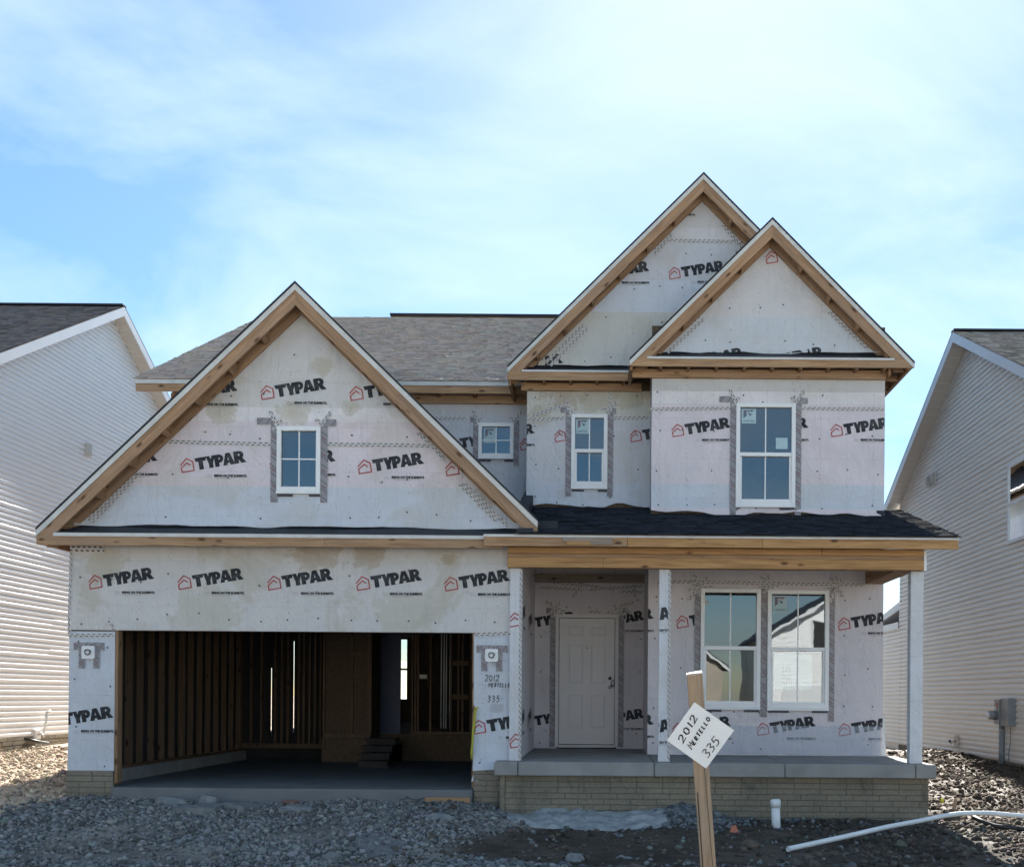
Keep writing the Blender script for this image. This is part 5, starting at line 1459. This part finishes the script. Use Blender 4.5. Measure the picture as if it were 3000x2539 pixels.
# ================================================================ neighbours
def siding(parent, face, xw, ya, yb, z0, z1, mat, top=None, expo=0.1016):
    """lapped vinyl courses on a wall at x = xw looking along face (+1/-1); every course is its own board. top(z) -> (ya, yb) limits"""
    n = int((z1 - z0) / expo) + 1
    prof = [(0.002, 0.0), (0.018, 0.0), (0.0235, 0.004), (0.0250, 0.012), (0.0255, 0.044), (0.0240, 0.054), (0.0205, 0.062), (0.0120, 0.072), (0.0060, 0.083), (0.0035, expo + .004), (0.0, expo + .004)]
    for i in range(n):
        z = z0 + i * expo
        a, b = ya, yb; a2, b2 = ya, yb
        if top:
            r0, r1 = top(z), top(z + expo)
            if r0 is None: continue
            r1 = r1 or ((r0[0] + r0[1]) / 2 - .01, (r0[0] + r0[1]) / 2 + .01)
            a, b, a2, b2 = max(ya, r0[0]), min(yb, r0[1]), max(ya, r1[0]), min(yb, r1[1])
        if b - a < .05: continue
        V, Fc = [], []; k = len(prof)
        js = random.uniform(.15, .85); st_ = [0.0, js * .5, js, js + .0004, (1 + js) / 2, 1.0]; of = [random.uniform(-.0012, .0012) for _ in st_]; of[3] += .0022; of[4] += .002; of[5] += .002
        for e, oo_ in zip(st_, of):
            for o, zz_ in prof:
                t = zz_ / expo; y0_, y1_ = a + (a2 - a) * t, b + (b2 - b) * t
                V.append((xw + face * (o + oo_ + .0015), y0_ + (y1_ - y0_) * e, z + zz_ + oo_ * .8))
        for e in range(len(st_) - 1):
            Fc += [(e * k + j, e * k + j + 1, (e + 1) * k + j + 1, (e + 1) * k + j) for j in range(k - 1)]
        Fc += [tuple(range(k)), tuple(range(len(V) - 1, len(V) - k - 1, -1))]
        ob = mesh("siding_board", V, Fc, mat, parent)
        fixn(ob)

def neighbour(name, label, xw, face, yr, zr, m, ya, yb, zs, zg, mat, width=10.0, over=0.32, roofc=(0.10, 0.092, 0.085), seed=1, fascia=None):
    """two storey gable house whose gable wall stands at x = xw; ridge at distance yr height zr, roof slope m"""
    h = thing(name, (xw - face * width / 2, (ya + yb) / 2, zg), label, "house")
    ze = lambda y: zr - m * abs(y - yr)
    far = xw - face * width
    x0, x1 = min(xw, far), max(xw, far)
    prism("wall_core", [(ya, zg - .4), (yb, zg - .4), (yb, ze(yb) - .12), (yr, zr - .12), (ya, ze(ya) - .12)], x0 + .005, x1 - .005, mat, h, axis='x')
    base = box("foundation", x0 - .02, x1 + .02, ya - .02, yb + .02, zg - .5, zs - .01, M['mortar'], h)
    if face > 0: brick_face(base, (xw + .02, ya), (xw + .02, yb), zg - .15, zs - .012, M['brick'], key='n', seed=seed)
    else: brick_face(base, (xw - .02, yb), (xw - .02, ya), zg - .15, zs - .012, M['brick'], key='n', seed=seed)
    def top(z):
        r = (zr - .14 - z) / m
        return None if r < .02 else (yr - r, yr + r)
    siding(h, face, xw, ya, yb, zs, zr - .15, mat, top)
    eo = .38
    xe = xw + face * over
    X0, X1 = min(xe, far - face * over), max(xe, far - face * over)
    ya2, yb2 = ya - eo, yb + eo
    for s, ye in ((-1, ya2), (1, yb2)):
        def q(o0, o1): return [(ye, ze(ye) - o0), (yr, zr - o0), (yr, zr - o1), (ye, ze(ye) - o1)]
        rf = prism("roof", q(0, .06), X0, X1, M['deck'], h, axis='x')
        S = math.hypot(ye - yr, m * (ye - yr))
        if s < 0:
            shingles("shingles", rf, (X0 - .03, ye, ze(ye) + .002), (1, 0, 0), (0, yr - ye, zr - ze(ye)), X1 - X0 + .05, S, M['shingle'], base=roofc, seed=seed + 40)
        else:
            prism("roof_felt", q(-.02, -.001), X0 - .02, X1 + .02, M['felt'], h, axis='x')
        prism("rake_fascia", q(.015, .215), xe - face * .001, xe + face * .022, M['trim_w'], h, axis='x')
        prism("soffit", q(.165, .18), xw + face * .02, xe - face * .002, M['soffit'], h, axis='x')
        n = int(S / .25)
        for i in range(1, n):
            yy = yr + s * i * .25 / math.sqrt(1 + m * m)
            prism("soffit_seam", [(yy - .004, ze(yy) - .178), (yy + .004, ze(yy) - .178), (yy + .004, ze(yy) - .184), (yy - .004, ze(yy) - .184)], xw + face * .022, xe - face * .004, M['trim_w'], h, axis='x')
    box("ridge_cap", X0 - .02, X1 + .02, yr - .1, yr + .1, zr - .005, zr + .03, M['shingle'] if False else M['felt'], h)
    box("corner_trim", xw + face * .0, xw + face * .022, yb - .09, yb + .006, zs - .02, ze(yb) - .2, M['trim_w'], h)
    box("eave_return", min(xw, xe), max(xw, xe), yb, yb2, ze(yb2) - .34, ze(yb2) - .2, M['trim_w'], h)
    box("starter_strip", xw, xw + face * .017, ya, yb, zs - .03, zs - .001, M['trim_w'] if False else mat, h)
    return h

hl = neighbour("neighbour_house", "white sided gable house on the left with brown shingles", -11.1, 1, 24.2, 9.87, .525, 12.5, 30.5, .42, .18, M['siding_w'], seed=61, roofc=(0.13, 0.105, 0.095))
hr_ = neighbour("neighbour_house", "beige sided gable house on the right with a meter box", 7.38, -1, 22.1, 8.74, .49, 16.9, 27.1, .14, -.05, M['siding_b'], seed=71, roofc=(0.27, 0.23, 0.19))

# --- left house wall fittings
x, y, z = at(246, 1318, 11.1 * F / 1524)
vent = box("dryer_vent", -11.1, -11.0, y - .10, y + .08, z - .13, z + .13, M['soffit'], hl, bevel=.01)
x, y, z = at(105, 2150, 11.08 * F / 1665)
tapb = box("tap_block", -11.1, -11.03, y - .10, y + .11, z - .10, z + .10, M['white_vinyl'], hl, bevel=.01)
tube("tap_pipe", [(-11.0, y + .12, z - .02), (-10.96, y + .16, z + .25), (-10.96, y + .18, z + .42), (-10.93, y + .26, z + .46)], .022, M['pvc'], tapb)
tube("tap_spout", [(-11.03, y, z), (-10.95, y, z), (-10.92, y, z - .05)], .018, M['steel'], tapb)
tube("drain_hose", [(-10.95, y - .62, z - .06), (-10.93, y - .2, z - .13), (-10.92, y + .18, z - .18)], .026, M['black_pl'], tapb)
# --- right house fittings
def rwall(px, py): 
    D = 7.38 * F / (px - CX); return at(px, py, D)
for px, py in ((2722, 1410), (2738, 1401)):
    x, y, z = rwall(px, py); v = box("dryer_vent", 7.31, 7.385, y - .07, y + .07, z - .14, z + .14, M['soffit'], hr_, bevel=.008)
    box("vent_hood", 7.27, 7.312, y - .05, y + .05, z - .09, z + .10, M['soffit'], v, bevel=.012)
x, y, z = rwall(2808, 2170)
v = box("tap_block", 7.32, 7.39, y - .13, y + .09, z - .13, z + .13, M['soffit'], hr_, bevel=.01)
tube("tap_spout", [(7.33, y - .02, z), (7.24, y - .02, z), (7.22, y - .02, z - .06)], .018, M['steel'], v); ball("tap_handle", (7.20, y - .02, z + .0), .03, M['black_pl'], v)
# meter, panel and conduit
x, y, z = rwall(2955, 2085)
mt = box("electric_meter", 7.20, 7.37, y - .02, y + .24, z - .22, z + .23, M['grey_metal'], hr_, bevel=.008)
tube("meter_glass", [(7.20, y + .12, z - .06), (7.06, y + .12, z - .06)], [.085, .078], M['grey_metal'], mt, seg=20)
tube("meter_dial", [(7.062, y + .12, z - .06), (7.035, y + .12, z - .06)], [.062, .058], M['white_vinyl'], mt, seg=20)
pb = box("breaker_panel", 7.22, 7.37, y - .42, y - .03, z - .25, z + .25, M['grey_metal'], mt, bevel=.008)
box("warning_label", 7.197, 7.1995, y + .04, y + .12, z + .08, z + .18, M['orange'], mt)
box("warning_label", 7.197, 7.1995, y + .16, y + .20, z + .03, z + .10, M['white_vinyl'], mt)
tube("conduit", [(7.28, y + .05, z - .22), (7.28, y + .05, -.15)], .055, M['grey_metal'], mt, seg=14)
tube("conduit_clamp", [(7.28, y + .05, z - .32), (7.28, y + .05, z - .35)], .062, M['steel'], mt, seg=14)
tube("ground_wire", [(7.34, y - .2, z - .25), (7.34, y - .21, z - .5), (7.33, y - .16, z - .75), (7.35, y - .12, z - 1.0)], .008, M['grey_metal'], mt, seg=6)
# window of the right house
def sidewin(parent, xw, face, ya, yb, z0, z1, label):
    w = .06; xo, xi = xw + face * .065, xw + face * .0
    win = boxes("window", [(min(xo, xi), max(xo, xi), ya, ya + w, z0, z1), (min(xo, xi), max(xo, xi), yb - w, yb, z0, z1), (min(xo, xi), max(xo, xi), ya + w, yb - w, z0, z0 + w), (min(xo, xi), max(xo, xi), ya + w, yb - w, z1 - w, z1), (min(xo, xi), max(xo, xi), ya + w, yb - w, (z0 + z1) / 2 - .03, (z0 + z1) / 2 + .03)], M['white_vinyl'], parent)
    win["label"] = label
    for a, b in ((z0 + w, (z0 + z1) / 2 - .03), ((z0 + z1) / 2 + .03, z1 - w)):
        xx = xw + face * .045
        mesh("pane", [(xx, ya + w, a), (xx, yb - w, a), (xx, yb - w, b), (xx, ya + w, b)], [(0, 1, 2, 3)], M['glass'], win)
        box("dark_backing", xw + face * .036, xw + face * .038, ya + w, yb - w, a, b, M['dark_room'], win)  # near black sheet behind the glass stands in for the unlit room
    return win
wz1 = rwall(2956, 1363)[2]; wz0_ = rwall(2956, 1596)[2]; wy1 = rwall(2956, 1500)[1]
sidewin(hr_, 7.38, -1, wy1 - .95, wy1, wz0_, wz1, "white framed window at the picture's right edge")
# one storey part behind the right house
box("rear_wing", 7.39, 12, 27.12, 31.5, -.4, 3.05, M['siding_b'], hr_)
siding(hr_, -1, 7.385, 27.12, 31.5, .14, 3.0, M['siding_b'])
prism("rear_wing_roof", [(27.0, 3.7), (32.0, 3.05), (32.0, 2.95), (27.0, 3.5)], 7.36, 12, M['trim_w'], hr_, axis='x')
box("rear_wing_fascia", 7.33, 7.358, 27.13, 32.0, 3.0, 3.18, M['trim_w'], hr_)

# ================================================================ houses across the street (seen in the porch glass)
def street_house(xc, yf, w, d, zr, ze, label, wallm, front_gable=True, garage=True, seed=1):
    h = thing("street_house", (xc, yf - d / 2, -.36), label, "house", "houses across the street")
    x0, x1 = xc - w / 2, xc + w / 2
    prism("wall", [(x0, -.4), (x1, -.4), (x1, ze), (xc, zr - .05), (x0, ze)] if front_gable else [(x0, -.4), (x1, -.4), (x1, ze), (x0, ze)], yf - d, yf, wallm, h)
    sl = (zr - ze) / (w / 2)
    if front_gable:
        for s in (-1, 1):
            xe = xc + s * (w / 2 + .4); zz0 = zr - sl * (w / 2 + .4)
            rf = prism("roof", [(xe, zz0), (xc, zr), (xc, zr + .1), (xe, zz0 + .1)], yf - d - .3, yf + .35, M['felt'], h)
            prism("rake_fascia", [(xe, zz0 - .12), (xc, zr - .12), (xc, zr + .02), (xe, zz0 + .02)], yf + .351, yf + .38, M['trim_w'], h)
    else:
        prism("roof", [(yf + .4, ze - .1), (yf - d / 2, zr), (yf - d - .4, ze - .1), (yf - d - .4, ze), (yf - d / 2, zr + .12), (yf + .4, ze)], x0 - .3, x1 + .3, M['felt'], h, axis='x')
        box("eave_fascia", x0 - .3, x1 + .3, yf + .401, yf + .43, ze - .15, ze + .05, M['trim_w'], h)
    for i in range(int((ze + .3) / .16)): box("siding_lap", x0 + .01, x1 - .01, yf + .001, yf + .012, -.2 + i * .16, -.2 + i * .16 + .06, wallm, h)
    if garage: box("garage_door", xc - .45 * w, xc + .05 * w, yf + .013, yf + .06, -.36, 1.9, M['trim_w'], h)
    box("front_door", xc + .25 * w, xc + .25 * w + .95, yf + .013, yf + .06, -.2, 1.9, M['door_blue'], h)
    for xx, zq in ((xc - .3 * w, 3.6), (xc + .1 * w, 3.6), (xc + .33 * w, 3.6)):
        if zq + 1.2 < ze + .8:
            wn_ = box("window", xx - .5, xx + .5, yf + .013, yf + .05, zq, zq + 1.4, M['trim_w'], h); box("pane", xx - .43, xx + .43, yf + .051, yf + .06, zq + .07, zq + 1.33, M['black_pl'], wn_)
    return h
M['tan_siding'] = proc("tan_siding", (0.40, 0.36, 0.30), (0.36, 0.32, 0.27), 1.2, 0.6)
street_house(14.2, -19, 12.6, 11, 8.1, 4.3, "white sided gable house across the street, mirrored in the right porch window", M['siding_w'], True, True)
street_house(1.8, -25, 9.0, 10, 6.4, 3.0, "tan house with a low roof across the street, mirrored in the left porch window", M['tan_siding'], True, True)
street_house(-12.5, -21, 12, 11, 8.4, 5.4, "beige house with a long dark roof across the street behind the viewer", M['siding_b'], False, True)

# ================================================================ things on the ground
# lot sign
DS = 6.4
sg = thing("lot_sign", at(2068, 2500, DS)[:2] + (-.4,), "leaning wooden stake with a white handwritten diamond sign", "sign")
t0, t1 = at(2035, 1972, DS), at(2076, 2539, DS)
d = Vector((t0[0] - t1[0], 0, t0[2] - t1[2])).normalized(); foot = Vector(t0) - d * 2.05
def oriented(name, c0, c1, wd, th, mat, parent, y0):
    a, b = Vector((c0[0], c0[2])), Vector((c1[0], c1[2])); dd = (b - a).normalized(); n = Vector((-dd.y, dd.x)) * wd / 2
    return prism(name, [tuple(a + n), tuple(a - n), tuple(b - n), tuple(b + n)], y0, y0 + th, mat, parent)
oriented("stake", foot, t0, .090, .036, M['stake'], sg, DS)
nn = Vector((-d.z, d.x)) * .0465; tp = Vector((t0[0], t0[2])); dd_ = Vector((d.x, d.z))
c4 = [tp + nn - dd_ * .012, tp - nn - dd_ * .004, tp - nn + dd_ * .018, tp + nn + dd_ * .006]
mesh("sunlit_stake_top", [(c4[0].x, DS - .003, c4[0].y), (c4[1].x, DS - .003, c4[1].y), (c4[2].x, DS + .034, c4[2].y), (c4[3].x, DS + .034, c4[3].y), (c4[0].x, DS + .036, c4[0].y), (c4[1].x, DS + .036, c4[1].y)], [(0, 1, 2, 3), (4, 3, 2, 5), (0, 3, 4), (1, 5, 2)], M['sign'], sg)  # white wedge paints sunlight onto the cut end of the wooden stake
off = Vector((-d.z, 0, d.x)) * .034
oriented("stake_crack", foot - off * -1 + d * .3, Vector(t0) + off - d * .70, .006, .004, M['marker'], sg, DS - .002)
oriented("stake_crack", foot - off * .72 + d * .9, Vector(t0) - off * .5 - d * .45, .003, .003, M['marker'], sg, DS - .0015)
def sp(cx, cy): return at(1930 + cx * .19274, 1940 + cy * .19274, DS - .02)
cor = [sp(125, 1185), sp(545, 600), sp(1147, 1030), sp(722, 1612)]
pn = prism("sign_panel", [(c[0], c[2]) for c in cor], DS - .010, DS - .004, M['sign'], sg)
O_ = Vector((cor[0][0], cor[0][2])); Ux = (Vector((cor[1][0], cor[1][2])) - O_); Vx = (Vector((cor[3][0], cor[3][2])) - O_)
def signtext(body, p, q, h, stroke, gap=.3, cap=1.0):
    a = sp(*p); b = sp(*q); A, B = Vector((a[0], a[2])), Vector((b[0], b[2]))
    v, f = scrawl(body, 1.0, .66, .11 if stroke is None else stroke, gap, cap)
    wmax = max(t[0] for t in v); dirx = (B - A); ny_ = Vector((-dirx.y, dirx.x)).normalized() * h
    V = [A + dirx * (x / wmax) + ny_ * y for x, y in v]
    mesh("sign_writing", [(t.x, DS - .0125, t.y) for t in V], f, M['marker'], pn)
signtext("2012", (372, 1225), (600, 835), .040, .135, .35)
signtext("MERTELLO", (505, 1320), (795, 850), .0255, .20, .25, 1.45)
signtext("335", (745, 1455), (950, 1190), .050, .10, .15)
# drain cleanout
x, y, z = on_ground(2276, 2424)
cl = thing("pipe_cleanout", (x, y, z), "white capped plastic pipe standing upright before the porch", "pipe")
tl = at(2270, 2340, y)
tube("riser_pipe", [(x, y, z - .15), (x - .02, y, tl[2] - .06)], .055, M['pvc'], cl, seg=18)
tube("pipe_cap", [(x - .015, y, tl[2] - .10), (x - .021, y, tl[2] - .015), (x - .022, y, tl[2])], [.065, .065, .052], M['pvc'], cl, seg=18)
# long conduit on the ground
pts = []
for px, py, up in ((2308, 2486, .10), (2400, 2466, .12), (2500, 2444, .13), (2600, 2421, .14), (2690, 2404, .15), (2775, 2387, .15), (2830, 2381, .10), (2900, 2381, .06), (2960, 2386, .05), (3000, 2389, .05), (3100, 2400, .05)):
    X = on_ground(px, py, up * .6); pts.append(X)
# keep the near end and the far end at sensible distances: a straight run that bends off to the right
Dn = [11.55, 11.85, 12.2, 12.6, 12.95, 13.3, 13.45, 13.5, 13.5, 13.5, 13.45]
pp = [Vector(at(px, py, D)) for (px, py, up), D in zip(((2308, 2486, 0), (2400, 2466, 0), (2500, 2444, 0), (2600, 2421, 0), (2690, 2404, 0), (2775, 2387, 0), (2830, 2381, 0), (2900, 2381, 0), (2960, 2386, 0), (3000, 2389, 0), (3100, 2400, 0)), Dn)]
fine = []
for i in range(len(pp) - 1):
    for k in range(4):
        t = k / 4; p0, p1, p2, p3 = pp[max(i - 1, 0)], pp[i], pp[i + 1], pp[min(i + 2, len(pp) - 1)]
        fine.append(0.5 * ((2 * p1) + (p2 - p0) * t + (2 * p0 - 5 * p1 + 4 * p2 - p3) * t * t + (3 * p1 - p0 - 3 * p2 + p3) * t ** 3))
fine.append(pp[-1])
tag(tube("plastic_pipe", fine, .029, M['pvc'], seg=14, hollow=.82), "long white plastic pipe lying across the dirt at the right", "pipe")
bh = [Vector(at(px, py, D)) for px, py, D in ((2850, 2392, 13.7), (2880, 2406, 13.6), (2915, 2418, 13.45), (2955, 2424, 13.35), (3000, 2427, 13.3), (3060, 2430, 13.2))]
tag(tube("drain_hose", bh, .03, M['black_pl'], seg=10), "black plastic hose on the dirt below the white pipe", "hose")
# stones of note
M['old_brick'] = proc('old_red_brick', (0.20, 0.115, 0.095), (0.15, 0.095, 0.08), 9, 0.9, 0.2, 0.5, 60)
def put(name, px, py, size, label, cat, mat, seed, rz=0.0, sink=.3, group=None):
    x, y, z = on_ground(px, py)
    if x < 4.3 and y > 14.35: x, y = x * 14.35 / y, 14.35; z = gz(x, y)
    return rock(name, (x, y, z + size[2] * sink), size, label, cat, mat, seed, group, rz=rz)
put("concrete_lump", 1686, 2520, (.11, .09, .055), "pale grey concrete lump on the dirt in front of the entry", "rock", M['rock'], 1, sink=.5)
put("concrete_lump", 612, 2338, (.125, .11, .12), "largest grey concrete chunk by the garage slab edge", "rock", M['rock'], 2, .5, .6)
put("concrete_lump", 505, 2340, (.24, .16, .09), "low heap of broken concrete left of the largest chunk", "rock", M['rock'], 3, .1, .4)
put("concrete_lump", 1290, 2400, (.19, .13, .07), "pale grey broken concrete in the gravel near the right garage corner", "rock", M['rock'], 4, .2, .3)
put("concrete_lump", 880, 2372, (.22, .13, .05), "flat concrete lump half buried in the gravel before the garage", "rock", M['rock'], 5, .3, .3)
put("field_stone", 2200, 2484, (.105, .10, .08), "round brown field stone beside the dirt pit", "rock", M['brown_rock'], 6, .2, .45)
put("dirt_lump", 2790, 2400, (.11, .10, .13), "brown dirt lump propping up the white pipe", "rock", M['brown_rock'], 7, .4, .4)
put("dirt_lump", 2490, 2455, (.15, .12, .09), "brown clod of earth under the white pipe", "rock", M['brown_rock'], 8, .4, .2)
put("concrete_lump", 110, 2363, (.085, .06, .03), "white scrap lying in the shade by the left corner", "rock", M['rock'], 9, 0, .5)
for k, (px, py, s, lb) in enumerate(((1832, 2513, (.09, .03, .015), "long pale concrete chip on the dirt below the porch"), (1872, 2517, (.035, .025, .015), "short pale concrete chip right of the long one"))):
    put("concrete_chip", px, py, s, lb, "rock", M['rock'], 12 + k, .1, .6)
# slab of old concrete in the gravel
for nm, pa, lb, tilt in (("broken_slab", ((500, 2372), (640, 2362), (660, 2368), (630, 2382), (515, 2384)), "flat broken concrete slab lying in the gravel before the garage", .05), ("broken_slab", ((650, 2362), (720, 2358), (770, 2370), (712, 2380), (655, 2370)), "thin tilted concrete slab with a dark gap beneath it", .06)):
    P3 = [on_ground(px, py) for px, py in pa]; zc = max(p[2] for p in P3) + .04; n = len(P3)
    V = [(p[0], p[1], p[2] + .045 + tilt * i / n) for i, p in enumerate(P3)] + [(p[0], p[1], p[2] - .03) for p in P3]
    Fc = [tuple(range(n)), tuple(range(2 * n - 1, n - 1, -1))] + [(i, (i + 1) % n, n + (i + 1) % n, n + i) for i in range(n)]
    o = mesh(nm, V, Fc, M['rock']); fixn(o); tag(o, lb, "concrete slab")
# spilled concrete and mortar in front of the porch
def spill(name, pa, lbl, hgt, mat, seed):
    P3 = [Vector(on_ground(px, py)[:2]) for px, py in pa]; cx = sum((p for p in P3), Vector((0, 0))) / len(P3)
    R, A = 22, 130; V, Fc = [], []
    def rad(t):
        best = None; dv = Vector((math.cos(t), math.sin(t)))
        for i in range(len(P3)):
            a, b = P3[i] - cx, P3[(i + 1) % len(P3)] - cx; e = b - a; den = dv.x * e.y - dv.y * e.x
            if abs(den) < 1e-9: continue
            s = (a.x * e.y - a.y * e.x) / den; u = (a.x * dv.y - a.y * dv.x) / den
            if s > 0 and -1e-6 <= u <= 1 + 1e-6: best = s if best is None else max(best, s)
        return best or .1
    rads = [rad(2 * math.pi * k / A) for k in range(A)]; XY, PR = [(cx.x, cx.y)], [(1.0, 0)]
    for r in range(1, R + 1):
        for k in range(A):
            t = 2 * math.pi * k / A; rr = rads[k] * r / R * (1 + .05 * noise.noise(Vector((math.cos(t) * 4, math.sin(t) * 4, seed))))
            XY.append((cx.x + math.cos(t) * rr, cx.y + math.sin(t) * rr)); PR.append((1 - (r / R) ** 3, r))
    arr = np.array(XY); GH = ground_z(arr[:, 0], arr[:, 1])
    for (x, y), (prof, r), g0 in zip(XY, PR, GH):
        V.append((x, y, float(g0) + hgt * prof + .09 * prof * noise.noise(Vector((x * 2.5, y * 2.5, seed))) + (.04 * noise.noise(Vector((x * 9, y * 9, seed + 3))) if r < R else 0) + .022 * noise.noise(Vector((x * 21, y * 21, seed + 5))) - (.05 if r == R else -.012)))
    for k in range(A): Fc.append((0, 1 + k, 1 + (k + 1) % A))
    for r in range(R - 1):
        for k in range(A):
            a = 1 + r * A + k; b = 1 + r * A + (k + 1) % A
            Fc.append((a, a + A, b + A, b))
    o = mesh(name, V, Fc, mat, smooth=True); fixn(o); return tag(o, lbl, "concrete spill")
M['spill'] = proc("dried_concrete_spill", (0.40, 0.425, 0.43), (0.20, 0.22, 0.23), 7, 0.9, 0.2, 0.9, 22, dist=0.02)
M['dust'] = proc('gravel_dust', (0.19, 0.195, 0.195), (0.12, 0.125, 0.13), 6, 0.95, 0.1, 0.9, 30, dist=0.02)
spill("concrete_spill", ((1455, 2392), (1500, 2362), (1620, 2352), (1750, 2352), (1880, 2348), (1960, 2362), (1965, 2415), (1880, 2428), (1790, 2436), (1680, 2428), (1540, 2418), (1480, 2408)), "pale dried concrete spilled along the porch foundation", .09, M['spill'], 2)
spill("concrete_spill", ((1010, 2452), (1080, 2436), (1150, 2455), (1190, 2470), (1160, 2500), (1090, 2515), (1060, 2500)), "thin grey concrete dust patch in the gravel at the bottom centre", .012, M['dust'], 5)
# flags, stakes and scraps
def flag(px, py, h, mat, label, lean=.1, w=.11):
    x, y, z = on_ground(px, py); f = thing("marking_flag", (x, y, z), label, "flag")
    tube("wire", [(x, y, z - .05), (x + lean, y, z + h)], .003, M['steel'], f, seg=6)
    V = []; n = 6
    for i in range(n + 1):
        for s in (0, 1): V.append((x + lean * (1 - .45 * s) - .02 + w * .35 * i / n, y + .02 * math.sin(i * 1.3), z + h * (1 - .62 * s) - .03 * i / n * (1 - s)))
    o = mesh("flag_sheet", V, [(2 * i, 2 * i + 2, 2 * i + 3, 2 * i + 1) for i in range(n)], mat, f, smooth=True)
    md = o.modifiers.new("t", 'SOLIDIFY'); md.thickness = .002
flag(2750, 2358, .125, M['yellow_flag'], "small bright yellow marking flag right of the porch", .06, .14)
x, y, z = at(2640, 2226, 17.0); x2, y2, z2 = at(2640, 2237, 17.0)
rf = thing("marking_flag", (x, 17.0, z2), "small red marking flag behind the right porch post", "flag")
tube("wire", [(x, 17, gz(x, 17) - .02), (x, 17, z + .04)], .004, M['steel'], rf, seg=6)
mesh("flag_sheet", [(x, 17, z + .04), (x + .05, 17.01, z + .02), (x + .10, 17.02, z - .03), (x + .04, 17.01, z - .07), (x - .01, 17, z - .06)], [(0, 1, 2, 3, 4)], M['red_flag'], rf)
x, y, z = on_ground(2790, 2372)
oo = prism("wood_stake", [(x - .03, z - .1), (x + .02, z - .1), (x + .075, z + .17), (x + .03, z + .18)], y, y + .02, M['stake']); tag(oo, "short broken wooden stake beside the yellow flag", "stake")
x, y, z = on_ground(2152, 2438)
ob = mesh("orange_scrap", [(x - .06, y, z + .005), (x + .05, y - .02, z + .0), (x + .02, y + .03, z + .09), (x - .03, y + .04, z + .08), (x - .05, y + .05, z - .01), (x + .05, y + .05, z - .01)], [(0, 1, 2, 3), (3, 2, 5, 4), (0, 3, 4), (1, 5, 2)], M['orange']); tag(ob, "faded orange plastic scrap on the dirt before the porch", "scrap")
# yellow strap hanging at the garage's right jamb
ys_ = [Vector(at(px, py, DG - .06)) for px, py in ((1398, 2070), (1392, 2085), (1391, 2110), (1386, 2140), (1384, 2175), (1381, 2205), (1382, 2222))]
V, Fc = [], []
for i, p in enumerate(ys_):
    for s in (-1, 1): V.append((p.x + s * .016, p.y + s * .006 * math.sin(i), p.z))
    if i: Fc.append((2 * i - 2, 2 * i, 2 * i + 1, 2 * i - 1))
ob = mesh("yellow_strap", V, Fc, M['yellow'], smooth=True); md = ob.modifiers.new("t", 'SOLIDIFY'); md.thickness = .006
tag(ob, "yellow plastic strap hanging at the right edge of the garage opening", "strap")
# rebar loop of wire by the slab, timber edge left at the slab
tag(tube("wire_loop", [Vector(at(1170 + 32 * t + 14 * math.sin(4.3 * t), 2342 - 9 * abs(math.sin(2.1 * t)), 14.5)) for t in np.linspace(0, 2, 24)], .005, M['black_pl'], seg=6), "thin dark wire curling over the gravel by the garage slab", "wire")
p, q = at(1245, 2352, 14.62), at(1378, 2335, 14.62)
tag(box("form_board", p[0], q[0], 14.60, 14.635, p[2], q[2], M['pine_h']), "wooden form board left against the garage slab edge", "board")
p, q = at(830, 2348, 14.62), at(905, 2338, 14.62)
tag(rock("brick_piece", (p[0] + .15, 14.5, p[2] + .01), (.14, .06, .04), "reddish brick piece at the foot of the garage slab", "brick", M['old_brick'], 15), kind=None)
print("objects", len(bpy.data.objects))
